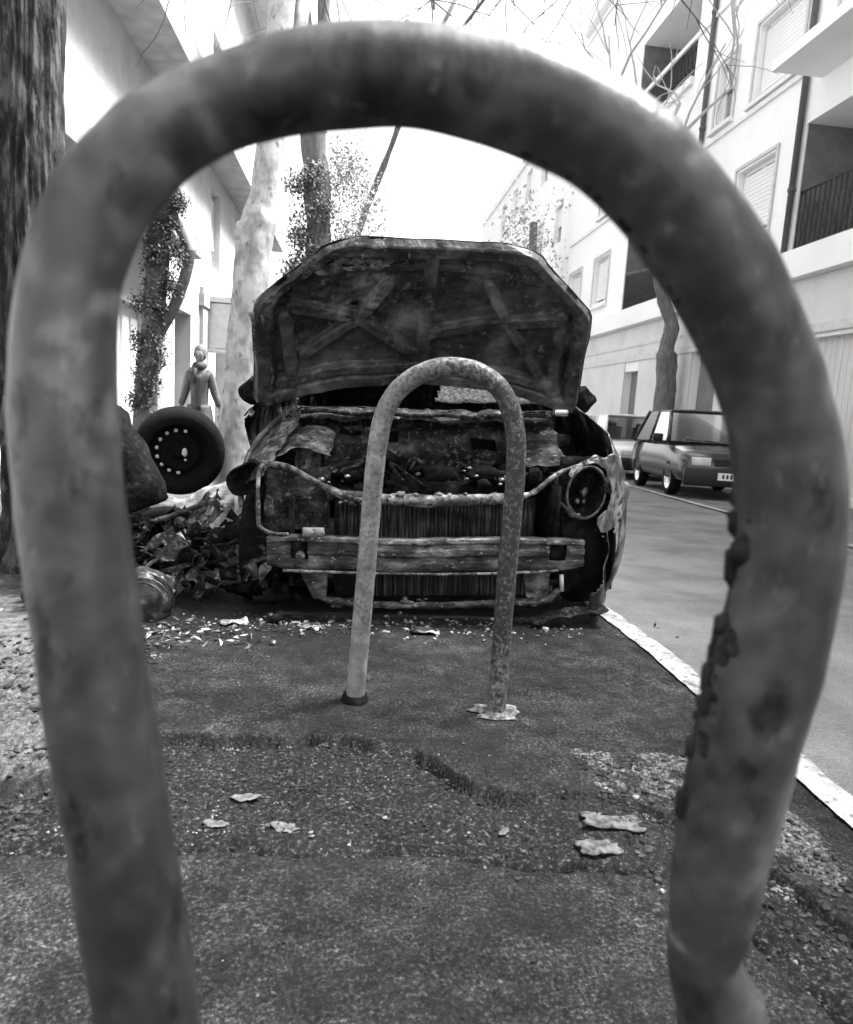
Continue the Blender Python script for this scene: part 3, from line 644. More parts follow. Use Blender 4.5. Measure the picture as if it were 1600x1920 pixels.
def rad_(u, v):
    x = -.40 + .80 * u; return (x, .06 + .006 * math.sin(x * 420) + .02 * noise.noise((x * 5, v * 3, 0)), .34 + .17 * v)
mb.grid(rad_, 300, 10)
def rad2(u, v):
    x = -.30 + .72 * u; return (x, .04 + .006 * math.sin(x * 420) + .015 * noise.noise((x * 5, v * 3, 5)), .10 + .12 * v)
mb.grid(rad2, 280, 8); mb.build('radiator', M['fins'], car)
mb = MB(); mb.grid(lambda u, v: rg((-.42 + .84 * u, .09, .09 + .42 * v), .004), 10, 10); mb.build('radiator_back', M['charred'], car)
mb = MB()
lc = smoothpath([(-.50, .03, .115), (-.40, .0, .085), (-.1, -.01, .07), (.2, -.005, .075), (.44, .0, .085), (.52, .03, .12)], 8)
mb.tube(lc, .018, 10, .45, 24, flat=.8)
for k in range(30): mb.lump((random.uniform(-.42, .45), -.01 + random.uniform(-.02, .02), .08 + random.uniform(-.02, .02)), random.uniform(.006, .014), (1.6, 1, .7), .5, 2, 1, k + 40)
mb.build('lower_crossmember', M['rust'], car)
for s, x0 in ((-1, -.50), (1, .42)):
    mb = MB(); mb.add([Vector(p) for p in ((x0 - .06, .0, .215), (x0 + .055, 0, .215), (x0 + .05, .0, .095), (x0 - .02 * s - .02, .0, .095), (x0 - .06, .07, .215), (x0 + .055, .07, .215), (x0 + .05, .07, .095), (x0 - .02 * s - .02, .07, .095))], [(0, 1, 2, 3), (7, 6, 5, 4), (0, 4, 5, 1), (1, 5, 6, 2), (2, 6, 7, 3), (3, 7, 4, 0)])
    mb.build('side_bracket', M['rust'], car, smooth=False, bevel=.006)
mb = MB(); mb.box((-.50, .0, .372), (.085, .03, .035)); mb.lump((-.52, -.015, .372), .018, (1.2, .6, 1), .2); mb.lump((-.475, -.015, .374), .018, (1.2, .6, 1), .2)
mb.build('mounting_block', flat('pale_residue', .2), car, bevel=.008)
mb = MB(); mb.tube([(.52, -.01, .20), (.525, -.012, .13)], .009, 8); mb.build('bright_strut', flat('white_residue', .4), car)
# surviving headlamp bowl in the right corner of the picture
hl = empty('headlight', (.62, .03, .540), (0, R(12), R(14))); hl.scale = (1.08, 1, 1.28); hl.parent = car
mb = MB(); mb.lathe([(.082, -.005), (.088, .0), (.086, .012), (.078, .008), (.074, .03), (.05, .075), (.0, .09)], (0, 0, 0), 'Y', 36); mb.build('bowl', M['charred'], hl)
mb = MB(); mb.lathe([(.080, -.002), (.084, -.008), (.089, -.004), (.088, .004)], (0, 0, 0), 'Y', 36); mb.build('ring', M['ash'], hl)
mb = MB(); mb.lump((.0, .02, 0), .014, (1, 1, 1.2), .5, 3, 2); mb.tube([(0, .07, 0), (0, .02, -.0)], .008, 8); mb.lump((-.01, .04, -.035), .01, (1, 1, 1), .5); mb.lump((.02, .04, -.03), .009, (1, 1, 1), .5)
mb.build('bulb', M['brightmetal'], hl)
# bright bare flange sweeping over and under the lamp
mb = MB()
def fl(u, v):
    a = R(150 - 215 * u); ca_ = math.cos(a); r = .090 + (.014 + .075 * max(0, ca_) + .03 * max(0, -math.sin(a))) * v * (1 + .3 * noise.noise((u * 9, 1, 2)))
    x = .62 + r * math.cos(a) * 1.05; z = .545 + r * math.sin(a) * 1.3; y = -.012 + .02 * v + 2.3 * max(0, x - .64) ** 2
    return rg(rg((x, y, z), .012, 14), .005, 40)
mb.grid(fl, 90, 12, lambda u, v: v > .55 and noise.noise((u * 11, v * 3, 1)) > .25); mb.build('lamp_surround', mat('wing_metal', [(.36, .04), (.46, .14), (.54, .32), (.66, .6)], 9, 10, .4, .3, .4, 40, stretch=(1.6, 1, .6), second=[(16, .54, .62, .02)]), car, solid=.003)
# inner arch and lower corner of the bumper skin, right
mb = MB(); mb.grid(lambda u, v: rg((.66 + .125 * math.sin(u * 1.5), -.0 + .30 * (1 - math.cos(u * 1.5)), .045 + .36 * v - .03 * (1 - u)), .016, 10), 18, 22, lambda u, v: u < .45 and v > .25 + .5 * u); mb.build('bumper_skin', M['body'], car, solid=.005)
mb = MB(); mb.grid(lambda u, v: rg((.40 + .33 * u, -.06 + .05 * u + .06 * v, .005 + .035 * u + .02 * v), .014, 14), 24, 6); mb.build('sagging_trim', M['soot'], car, solid=.004)
# engine
mb = MB(); mb.b2((-.18, .22, .2), (.28, .55, .56))
for k in range(46): mb.lump((random.uniform(-.42, .45), random.uniform(.14, .5), .5 + random.uniform(-.05, .14)), random.uniform(.018, .06), (random.uniform(.8, 1.8), 1, random.uniform(.5, 1)), .5, 2.5, 2, k)
mb.build('engine', M['charred'], car)
mb = MB()
for k in range(16):
    x = random.uniform(-.42, .42); y = random.uniform(.12, .5); z = .56 + random.uniform(-.02, .06)
    mb.tube(smoothpath([(x, y, z), (x + random.uniform(-.12, .12), y + random.uniform(-.05, .05), z + random.uniform(.0, .09)), (x + random.uniform(-.2, .2), y + .06, z + random.uniform(-.06, .02))], 5), random.uniform(.004, .013), 8, .3, 30)
for k in range(9): mb.tube([(-.1 + .05 * k * .8, .25, .60), (-.1 + .05 * k * .8 + .02, .24, .645)], .008, 8, .3, 30)
mb.build('hoses', M['soot'], car)
for k in range(26):
    mb = MB(); x = random.choice([random.gauss(-.42, .04), random.gauss(.1, .12)]); mb.lump((x, random.uniform(.1, .3), .575 + random.uniform(-.02, .04)), random.uniform(.005, .014), (1.4, 1, .8), .6, 2, 1, k)
    mb.build('melted_drop', M['molten'], car)
mb = MB()
mb.grid(lambda u, v: rg((-.66 + .22 * u, .16 + .35 * v, .665 + .03 * math.sin(u * 3) + .09 * v), .02, 13), 24, 20); mb.tube([(-.54, .3, .5), (-.54, .3, .70)], [.07, .05], 16, .2)
tag(mb.build('strut_tower', M['ash'], car), 'pale ash-covered turret')
mb = MB(); mb.grid(lambda u, v: rg((.40 + .22 * u, .2 + .35 * v, .63 + .09 * v), .02, 13), 20, 14); mb.build('battery_tray', M['soot'], car)
for s, x in ((-1, -.84), (1, .86)):
    mr = MB(); mr.grid(lambda u, v: rg((x + s * (.075 - .015 * math.cos(v * 6.28)) * math.cos(u * 6.28) * (1 - abs(2 * v - 1) ** 3) ** .5, .93 + .055 * math.sin(u * 6.28) * (1 - abs(2 * v - 1) ** 3) ** .5, .855 + .155 * v + .03 * s * (u - .5) * 0), .022, 16), 24, 14); mr.tube([(x, .95, .9), (x * .86, .98, .9)], .025, 8)
    tag(mr.build('wing_mirror', M['charred'], car), None)
# wheels (front one on the left of the picture is gone)
def wheel(parent, x, y, z, s, r=.28, wdt=.17, burnt=True, nm='wheel', m1=None, m2=None):
    wh = empty(nm, (x, y, z)); wh.parent = parent
    mb = MB(); q = wdt / 2
    mb.lathe([(r * .66, -q * .9), (r * .8, -q * 1.03), (r * .95, -q * .9), (r, -q * .6), (r, q * .6), (r * .95, q * .9), (r * .8, q * 1.03), (r * .66, q * .9), (r * .62, 0)], (0, 0, 0), 'X', 36); mb.v = [tuple(v) for v in mb.v]
    mb.build('tyre', m1 or M['rubber'], wh)
    mb = MB(); mb.lathe([(r * .67, q * .85 * s), (r * .62, q * .8 * s), (r * .58, q * .3 * s), (r * .3, q * .35 * s), (r * .2, q * .55 * s), (0, q * .55 * s)], (0, 0, 0), 'X', 28); mb.build('rim', m2 or M['rust'], wh)
    return wh
wheel(car, .735, .42, .25, 1); wheel(car, .70, 2.87, .28, 1); wheel(car, -.70, 2.87, .26, -1)
wheel(car, -.74, .50, .22, -1, .26, .2, True, 'wheel', M['charred'], M['charred'])
mb = MB(); rr = random.Random(3)
for k in range(50):
    c_ = Vector((-.62 + rr.gauss(0, .11), .30 + rr.gauss(0, .1), abs(rr.gauss(0, .13)) + .02))
    if k % 2: mb.box(c_, (rr.uniform(.03, .16), rr.uniform(.01, .05), rr.uniform(.01, .06)), (rr.uniform(-1, 1), rr.uniform(-1, 1), rr.uniform(-1, 1)))
    else: mb.tube([c_, c_ + Vector((rr.uniform(-.1, .1), rr.uniform(-.05, .05), rr.uniform(-.1, .12))), c_ + Vector((rr.uniform(-.2, .2), 0, rr.uniform(-.1, .1)))], rr.uniform(.006, .02), 6, .5, 30)
mb.build('collapsed_suspension', M['charred'], car)
mb = MB(); mb.grid(lambda u, v: rg((-.85 + .36 * u, .60 + .05 * u, .05 + .6 * v), .02), 10, 14); mb.build('wheel_housing', M['charred'], car, solid=.005)

# ------------------------------------------------------------------ loose wheel propped behind, with its heap
lw = empty('loose_wheel', (-1.125, 4.6, .505), (R(8), 0, R(14)))
mb = MB(); mb.lathe([(.19, -.10), (.225, -.108), (.262, -.095), (.278, -.06), (.28, 0), (.278, .06), (.262, .095), (.225, .108), (.19, .10), (.18, 0)], (0, 0, 0), 'Y', 56); mb.build('tyre', M['rubber'], lw)
mb = MB(); mb.lathe([(.192, -.085), (.18, -.08), (.175, -.03), (.14, -.015), (.125, -.035), (.10, -.04), (.06, -.02), (.045, -.025), (.03, -.045), (.0, -.045)], (0, 0, 0), 'Y', 48)
mb.build('rim', M['rubber'], lw)
mb = MB()
spm = flat('hole_light_spots', .9, .4)  # pale bumps paint the light coming through the rim holes
for k in range(9):
    a = R(75 + 24 * k); c = Vector((.138 * math.cos(a), -.028, .138 * math.sin(a))); mb = MB(); mb.lump(c, .0125 + .002 * noise.noise((k * 3.3, 0, 0)), (1, .3, 1), .05, 1, 2); mb.build('vent_hole', spm, lw)

mb = MB(); mb.lump((.03, -.05, .0), .022, (.8, .5, 1.3), .3); mb.lump((.035, -.045, -.05), .009, (1, .5, 1), .3); mb.build('hub_nut', flat('bright_hub', .7, .3), lw)
tag(lw, 'black steel wheel with tyre propped upright beside the mottled tree', 'wheel')
mb = MB()
def pp(u, v):
    p = Vector((-1.36 + .60 * u, 4.42 - .15 * v + .1 * u, .27 - .34 * v + .16 * u * u * (1 - v))); p.z += .05 * noise.noise((u * 3, v * 3, 0)) + float(slope(np.array(4.5)))
    p += Vector((0, .012 * math.sin((u + v * .5) * 38), 0)); return rg(p, .03, 6)
mb.grid(pp, 60, 18, lambda u, v: v > .86 + .2 * noise.noise((u * 5, 0, 0)))
tag(mb.build('crumpled_panel', mat('weathered_sheet', [(.35, .12), (.6, .34)], 12, 6, .7, 0, .3, 20, stretch=(1, 1, 4)), solid=.008), 'pale creased sheet lying below the loose black wheel', 'sheet')
# burnt scooter-like wreck lying left of the car
sc = empty('scooter_wreck', (-1.0, 3.15, 0), (0, 0, R(10)))
tag(sc, 'charred heap of a motor scooter lying between the tree and the burnt car', 'scooter')
mb = MB(); mb.grid(lambda u, v: rg((-.42 + .55 * u, .1 + .12 * v, .02 + .62 * v * (1 - .55 * u)), .03, 5), 30, 22); mb.grid(lambda u, v: rg((-.42 + .55 * u, .22 + .25 * v, .62 * (1 - .55 * u) - .3 * v * v), .03, 5), 20, 10); mb.build('body_panel', M['charred'], sc, solid=.01)
mb = MB(); mb.tube(smoothpath([(-.40, -.05, .35), (-.30, -.02, .56), (-.22, 0, .60), (-.14, 0, .55), (.10, 0, .40)], 6), .010, 8, .2, 20); mb.tube(smoothpath([(.12, -.02, .3), (.22, -.06, .34), (.34, -.1, .40)], 5), .012, 8, .2, 20); mb.tube(smoothpath([(.08, -.1, .05), (.2, -.1, .1), (.4, 0, .12)], 5), .014, 8, .3, 20)
mb.build('frame_tube', M['rust'], sc)
mb = MB(); mb.tube(smoothpath([(-.42, -.02, .93), (-.28, 0, .84), (-.13, .0, .70), (.0, .02, .52), (.06, .03, .36)], 6), [.10] * 6 + [.12] * 6 + [.13] * 6 + [.12] * 7, 14, .35, 6); mb.build('seat', M['charred'], sc)
mb = MB()
for k in range(34): mb.box((random.uniform(-.4, .45), random.uniform(-.1, .2), random.uniform(.03, .30)), (random.uniform(.04, .2), random.uniform(.01, .06), random.uniform(.02, .1)), (random.uniform(-1, 1), random.uniform(-1, 1), random.uniform(-1, 1)), .5)
for k in range(22):
    p = Vector((random.uniform(-.35, .45), random.uniform(-.12, .1), random.uniform(.03, .32))); mb.tube([p, p + Vector((random.uniform(-.12, .12), random.uniform(-.05, .05), random.uniform(-.08, .1))), p + Vector((random.uniform(-.2, .2), 0, random.uniform(-.1, .1)))], random.uniform(.003, .009), 6, .3, 30)
mb.build('charred_parts', M['soot'], sc)
for k in range(46):
    c_ = Vector((random.uniform(-.35, .66), random.uniform(-.38, .12), random.uniform(.02, .34) * (1.1 if k % 3 else .5))); s_ = random.uniform(.05, .14); e_ = Matrix.Rotation(random.uniform(0, 3.1), 3, 'X') @ Matrix.Rotation(random.uniform(0, 3.1), 3, 'Y') @ Matrix.Rotation(random.uniform(0, 3.1), 3, 'Z')
    mb = MB(); mb.grid(lambda u, v: rg(c_ + e_ @ Vector(((u - .5) * s_ * 1.5, (v - .5) * s_, .03 * math.sin(u * 5 + k) * s_ * 4)), .03, 18), 12, 9, lambda u, v: noise.noise((u * 4 + k, v * 4, k)) > .3)
    mb.build('torn_panel', M[('soot', 'soot', 'body', 'ash', 'charred')[k % 5]], sc, solid=.003)
mb = MB(); mb.lathe([(.11, -.04), (.15, -.045), (.17, -.02), (.17, .02), (.15, .045), (.11, .04)], (.16, .16, .17), 'Y', 30); mb.build('tyre', M['rubber'], sc)
# rounded glossy shell in front of it
mb = MB(); mb.lump((0, 0, .09), .135, (.95, .9, 1.05), .12, 1.6, 4, 3)
mb.v = [tuple(rg(v, .008, 18)) for v in mb.v]
for k_ in range(3): mb.tube([(.02 + (.10 + .012 * k_) * math.cos(a_), -.115 + .03 * k_, .10 + (.09 + .014 * k_) * math.sin(a_)) for a_ in [R(-30 + 14 * i_) for i_ in range(13)]], .0045, 6, .3, 40)
o = mb.build('headlamp_cowl', M['bag_plastic']); o.location = (-.80, 2.74, -.01); o.scale = (.85, .8, .85); tag(o, 'rounded glossy grey plastic cowl dropped before the scooter wreck', 'cowl')
mb = MB(); rr = random.Random(21)
for k in range(150):
    x = -.72 + abs(rr.gauss(0, .16)) if rr.random() < .7 else rr.uniform(-.8, -.2); y = 2.47 + rr.gauss(0, .07); a = rr.uniform(0, 3.14); l = rr.uniform(.012, .05); h = rr.uniform(.002, .007)
    c_ = Vector((x, y, gz_fast(x, y) + rr.uniform(.003, .035))); d1 = Vector((math.cos(a), math.sin(a), rr.uniform(-.6, .6))) * l * .5; d2 = Vector((-math.sin(a), math.cos(a), rr.uniform(-.5, .5))) * h * rr.uniform(.6, 2.5); d3 = Vector((0, 0, h * .6))
    mb.add([c_ - d1, c_ + d2 * rr.uniform(-1, 1) - d1 * .2, c_ + d1, c_ - d2, c_ + d3], [(0, 1, 4), (1, 2, 4), (2, 3, 4), (3, 0, 4), (0, 3, 2, 1)])
tag(mb.build('splinters', M['shards'], smooth=False), 'white splinters and shards heaped on the asphalt by the grey cowl', 'splinters', kind='stuff')
def scrap(x, y, s, lab, m, name='paper_scrap', cat='scrap', ry=0):
    mb = MB(); mb.grid(lambda u, v: (s * (u - .5) * 1.6, s * (v - .5) * .8, s * .28 * (noise.noise((u * 3 + x * 9, v * 3, y * 5)) + .5) + .004), 8, 6, lambda u, v: noise.noise((u * 2.3 + x * 7, v * 2, 0)) > .4)
    o = mb.build(name, m, solid=.001); o.location = (x, y, gz_fast(x, y)); o.rotation_euler = (0, 0, ry); return tag(o, lab, cat)
wp = mat('white_paper', [(.4, .12), (.6, .45)], 20, 6, .9)
scrap(-.44, 2.66, .065, 'crumpled white scrap on the ground left of the burnt car nose', wp, ry=.4)
scrap(-.14, 2.62, .045, 'small pale scrap on the ground under the left end of the bumper beam', wp, ry=-.4)
scrap(.30, 2.60, .07, 'flat pale strip lying under the middle of the burnt car nose', M['shards'])
# dry leaves and slab pieces
def leaf(x, y, s, a, lab):
    mb = MB()
    def fn(u, v):
        t = u * 2 - 1; wd = .42 * (1 - t * t) ** .7 * (1 + .5 * noise.noise((u * 7, x * 10, v * 1)) + .3 * noise.noise((u * 19, x * 3, v)))
        return (s * t, s * wd * (2 * v - 1), s * .05 * (t * t) + s * .06 * abs(2 * v - 1) + .001 + s * .14 * noise.noise((u * 4, v * 4, x)))
    mb.grid(fn, 14, 8); o = mb.build('dry_leaf', M['leaf_dry'], solid=.0005); o.location = (x, y, gz(x, y) + .005); o.rotation_euler = (0, 0, a); return tag(o, lab, 'leaf', 'dry leaves on the broken ground')
leaf(-.21, 1.454, .034, .1, 'flat pale leaf, farthest back of the three beside the near rack leg')
leaf(-.256, 1.364, .030, -.2, 'small pointed leaf in the dirt, leftmost, beside the near rack leg')
leaf(-.111, 1.345, .038, -.45, 'ragged slanting leaf in the dirt, right of its two neighbours')
leaf(.346, 1.322, .018, .8, 'tiny curled leaf in the middle of the broken strip')
def slabp(x, y, sx, sy, a, lab):
    mb = MB(); mb.grid(lambda u, v: (sx * (u - .5) * (1 + .2 * noise.noise((v * 3, x, 0))), sy * (v - .5) * (1 + .3 * noise.noise((u * 4, y, 1))), .004 * noise.noise((u * 5, v * 5, x))), 10, 6)
    o = mb.build('asphalt_fragment', mat('pale_fragment', [(.38, .03), (.6, .15)], 40, 6, .9, 0, .5, 80), solid=.003); o.location = (x, y, gz(x, y) + .004); o.rotation_euler = (R(-3), R(3), a)
    return tag(o, lab, 'fragment', 'pale pieces of broken surface')
slabp(.592, 1.345, .13, .055, -.12, 'long pale broken piece lying farther back at the right end of the trench')
slabp(.535, 1.268, .09, .045, .1, 'short pale broken piece nearer the camera at the right end of the trench')

# ------------------------------------------------------------------ trees
def leaves(mb, centers, n, spread, size, rr):
    for k in range(n):
        c = rr.choice(centers); p = Vector(c) + Vector((rr.gauss(0, spread), rr.gauss(0, spread), rr.gauss(0, spread)))
        a = Vector((rr.uniform(-1, 1), rr.uniform(-1, 1), rr.uniform(-1, 1))).normalized(); b = a.orthogonal().normalized(); s = size * rr.uniform(.6, 1.3)
        mb.add([p - a * s, p - b * s * .5, p + a * s, p + b * s * .5], [(0, 1, 2, 3)])
def branch(mb, p, d, r, depth, rr, l=1., ends=None, n=7, droop=0.):
    pts = [Vector(p)]; dd = Vector(d).normalized()
    for i in range(4):
        dd = (dd + Vector((rr.uniform(-.25, .25), rr.uniform(-.25, .25), rr.uniform(-.15, .25) - droop))).normalized(); pts.append(pts[-1] + dd * l / 4)
    mb.tube(pts, [r * (1 - .12 * i) for i in range(5)], n, .1, 8, caps=False)
    if depth > 0:
        for k in range(rr.choice((2, 3))):
            q = pts[rr.choice((2, 3, 4))]; branch(mb, q, dd + Vector((rr.uniform(-.9, .9), rr.uniform(-.9, .9), rr.uniform(-.1, .7))), r * .55, depth - 1, rr, l * .72, ends, max(4, n - 1), droop)
    elif ends is not None: ends.append(pts[-1])
# big dark tree at the left edge
t1 = empty('tree', (-1.60, 3.55, -.03)); tag(t1, 'thick dark rough-barked tree trunk at the left edge beside the near rack', 'tree')
mb = MB(); base = Vector((-1.60, 3.55, 0)); ctr = [(x + .075, y, z) for x, y, z in [(-1.60, 3.55, -.1), (-1.60, 3.55, .05), (-1.60, 3.55, .4), (-1.61, 3.55, 1.2), (-1.625, 3.56, 2.), (-1.62, 3.58, 2.8), (-1.66, 3.6, 3.6), (-1.65, 3.65, 4.6), (-1.7, 3.7, 5.6)]]
tp = smoothpath(ctr, 34); nv = 120; vv = []; ff = []
for i, p in enumerate(tp):
    r0 = .165 + .09 * math.exp(-max(p.z, 0) / .12) - .006 * p.z
    for k in range(nv):
        a = 2 * math.pi * k / nv; ca, sa = math.cos(a), math.sin(a)
        g = noise.noise((ca * 5, sa * 5, p.z * 1.1)) + .6 * noise.noise((ca * 13, sa * 13, p.z * 2.6)); g2 = noise.noise((ca * 26, sa * 26, p.z * 7))
        r_ = r0 * (1 + .12 * g + .05 * g2 - .11 * abs(math.sin(a * 11 + 4 * noise.noise((ca * 2, sa * 2, p.z * 1.5)))))
        vv.append(Vector((p.x + r_ * ca, p.y + r_ * sa, p.z)) - base)
for i in range(len(tp) - 1):
    for k in range(nv): ff.append((i * nv + k, i * nv + (k + 1) % nv, (i + 1) * nv + (k + 1) % nv, (i + 1) * nv + k))
mb.add(vv, ff); mb.build('trunk', M['bark_dark'], t1)
rr = random.Random(4); mb = MB(); ends = []
for k in range(5): branch(mb, Vector((-.1, .15, 5.4)), (rr.uniform(-1, .3), rr.uniform(-.6, 1), .9), .07, 2, rr, 1.8, ends)
mb.build('limbs', M['bark_dark'], t1)
mb = MB(); leaves(mb, ends, 1600, .35, .05, rr); mb.build('crown', M['leaf_dark'], t1)
# mottled plane tree behind the burnt car
t2 = empty('plane_tree', (-.83, 4.9, -.08)); tag(t2, 'pale mottled tree trunk rising just left of the raised bonnet', 'tree')
mb = MB(); P2 = [(-.86, 4.9, -.1, .21), (-.845, 4.9, .12, .165), (-.84, 4.9, .4, .145), (-.80, 4.9, 1.0, .135), (-.755, 4.9, 1.5, .145), (-.72, 4.9, 1.9, .15), (-.70, 4.9, 2.02, .15), (-.665, 4.9, 2.2, .118), (-.63, 4.9, 2.6, .105), (-.60, 4.9, 3.1, .10), (-.56, 4.95, 3.8, .10), (-.5, 5.0, 4.8, .09), (-.4, 5.1, 5.8, .07)]
pp2 = smoothpath([p[:3] for p in P2], 6); rd = []
for i in range(len(P2) - 1):
    for j in range(6): rd.append(P2[i][3] + (P2[i + 1][3] - P2[i][3]) * j / 6)
rd.append(P2[-1][3]); rd = [q * (.80 if i > 8 else .88) for i, q in enumerate(rd)]; b2 = Vector((-.83, 4.9, -.08)); mb.tube([p - b2 for p in pp2], rd, 28, .09, 7); mb.tube([Vector((-.62, 4.95, 2.75)) - b2, Vector((-.48, 5., 3.2)) - b2, Vector((-.42, 5.05, 3.9)) - b2], [.05, .045, .04], 10, .1, 8)
mb.lump(Vector((-.80, 4.86, 1.93)) - b2, .055, (1, 1, 1.3), .3); mb.build('trunk', M['bark_mottled'], t2)
rr = random.Random(12); mb = MB(); ends = []
for k in range(7): branch(mb, Vector((.35 - .02 * k, .15, 4.9 + .15 * k)), (rr.uniform(-1, 1.2), rr.uniform(-.3, 1), .5), .04, 2, rr, 1.7, ends)
mb.build('limbs', M['twig'], t2)
# hanging bare twigs seen at the top of the picture
mb = MB(); rr = random.Random(33)
for k in range(60):
    p = Vector((rr.uniform(-1.9, 2.4), rr.uniform(4.6, 7), rr.uniform(4.6, 6.2))) - b2; branch(mb, p, (rr.uniform(-1, 1), rr.uniform(-.4, .4), rr.uniform(-.7, .1)), .012, 2, rr, .9, None, 5, .1)
mb.build('twigs', M['twig'], t2)
# darker ivy-clad tree farther up the street
t3 = empty('tree', (-.70, 11, -.28)); tag(t3, 'dark leaning trunk wrapped in ivy beyond the bonnet', 'tree'); b3 = Vector((-.70, 11, -.28))
mb = MB(); mb.tube([Vector(p) - b3 for p in smoothpath([(-.70, 11, -.4), (-.68, 11, 2.), (-.68, 11, 3.2), (-.74, 11, 4.0), (-.84, 11, 4.9), (-1.0, 11, 5.8), (-1.2, 11, 6.8), (-1.3, 11, 8.)], 6)], .19, 16, .15, 3)
mb.tube([Vector(p) - b3 for p in smoothpath([(-.85, 11, 4.9), (-.7, 11, 5.8), (-.72, 11, 6.6), (-.5, 11, 7.6)], 5)], .09, 10, .1, 4); mb.build('trunk', M['bark_mid'], t3)
rr = random.Random(8); mb = MB(); cs = [Vector((-.85 + .14 * rr.gauss(0, 1), 10.85, 2.4 + 1.75 * rr.random())) - b3 for k in range(40)] ; leaves(mb, cs, 6500, .09, .028, rr); mb.build('ivy', M['leaf_far'], t3)
mb = MB(); cs = []
for k in range(60):
    z = rr.uniform(2.4, 4.6); wv = .75 * (1 - abs(z - 3.2) / 1.9); cs.append(Vector((-.42 + wv * rr.uniform(-.2, 1.1), 11.1, z)) - b3)
cs += [Vector((-.45 + .15 * rr.gauss(0, 1), 11.1, 5.3 + .35 * rr.random())) - b3 for k in range(9)]
leaves(mb, cs, 7500, .13, .026, rr); tag(mb.build('crown', M['leaf_pale'], t3), 'loose paler foliage on the right of the trunk')
mb = MB(); ends = []
for k in range(6): branch(mb, Vector((-.5, 0, 7.8)), (rr.uniform(-1, 1.2), rr.uniform(-.5, .5), .6), .06, 3, rr, 2.2, ends)
mb.build('limbs', M['bark_mid'], t3)
# slim leaning stem
t4 = empty('tree', (-.35, 12, -.3)); b4 = Vector((-.35, 12, -.3)); tag(t4, 'slim bare stem leaning right and forking, just above the bonnet', 'tree'); mb = MB()
mb.tube([Vector(p) - b4 for p in smoothpath([(-.4, 12, -.4), (-.33, 12, 2.), (-.2, 12, 3.2), (.0, 12, 4.0), (.32, 12, 4.9), (.62, 12, 5.8), (.8, 12, 6.3)], 5)], [.07] * 10 + [.055] * 10 + [.045] * 11, 8, .2, 5)
mb.tube([Vector(p) - b4 for p in smoothpath([(.55, 12, 5.6), (.5, 12, 6.1), (.52, 12, 6.9)], 5)], .035, 8); mb.tube([Vector(p) - b4 for p in [(.75, 12, 6.2), (1.0, 12, 6.7), (1.4, 12, 7.6)]], .035, 8); mb.build('trunk', M['bark_mid'], t4)
rr = random.Random(2); mb = MB()
for k in range(5): branch(mb, Vector((rr.uniform(.9, 1.8), 0, 7.2 + .2 * k)), (rr.uniform(-1, 1), rr.uniform(-.4, .4), .7), .03, 2, rr, 1.3)
mb.build('limbs', M['bark_mid'], t4)
# ivy-covered stem on the left with two boughs
t5 = empty('tree', (-1.72, 6.2, -.12)); b5 = Vector((-1.72, 6.2, -.12)); tag(t5, 'tree smothered in small dark leaves behind the left leg of the near rack', 'tree'); rr = random.Random(17)
mb = MB(); mb.tube([Vector(p) - b5 for p in smoothpath([(-1.85, 6.2, -.2), (-1.80, 6.2, .8), (-1.72, 6.2, 1.6), (-1.66, 6.2, 2.3), (-1.6, 6.2, 2.55)], 6)], .09, 12, .2, 5)
mb.tube([Vector(p) - b5 for p in smoothpath([(-1.72, 6.2, 1.3), (-1.56, 6.2, 1.6), (-1.45, 6.2, 1.95), (-1.44, 6.2, 2.05)], 5)], .045, 10, .2, 6); mb.tube([Vector(p) - b5 for p in smoothpath([(-1.62, 6.2, 2.4), (-1.52, 6.2, 2.2), (-1.43, 6.2, 2.0)], 5)], .04, 10, .2, 6); mb.build('trunk', M['bark_mid'], t5)
mb = MB(); cs = [Vector((-1.82 + .17 * (z - .6) / 1.6 + .05 * rr.gauss(0, 1), 6.15, z)) - b5 for z in [rr.uniform(.7, 2.3) for k in range(60)]] + [Vector((-1.6 + .07 * rr.gauss(0, 1), 6.15, 2.4)) - b5 for k in range(12)]
cs += [Vector((rr.uniform(-1.62, -1.5), 6.15, rr.uniform(1.5, 2.1))) - b5 for k in range(3)]
leaves(mb, cs, 12000, .038, .015, rr); mb.build('crown', M['leaf_dark'], t5)
# street tree on the far pavement
t6 = empty('tree', (7.05, 15.8, -.32)); b6 = Vector((7.05, 15.8, -.32)); tag(t6, 'crooked grey trunk leaning against the pale wall behind the dark parked car', 'tree')
mb = MB(); mb.tube([Vector(p) - b6 for p in smoothpath([(7.1, 15.8, -.35), (7.12, 15.8, 1.1), (7.1, 15.8, 2.0), (7.05, 15.8, 2.5), (7.1, 15.8, 3.1), (6.8, 15.8, 3.7), (6.62, 15.8, 4.3), (6.5, 15.8, 5.), (6.2, 15.8, 6.)], 6)], [.30] * 6 + [.23] * 12 + [.17] * 6 + [.15] * 6 + [.12] * 19, 16, .18, 3)
mb.tube([Vector(p) - b6 for p in [(6.6, 15.8, 4.4), (6.95, 15.8, 4.65), (7.2, 15.8, 4.7)]], .06, 8); mb.tube([Vector(p) - b6 for p in [(6.55, 15.8, 4.3), (6.1, 15.8, 4.15), (5.9, 15.8, 4.1)]], .04, 8); mb.build('trunk', M['bark_mid'], t6)
mb = MB(); rr = random.Random(6)
for k in range(4): branch(mb, Vector((-.85, 0, 6.3)), (rr.uniform(-.9, .6), rr.uniform(-.5, .5), .9), .05, 2, rr, 2.4)
mb.build('limbs', flat('pale_twig', .4), t6)
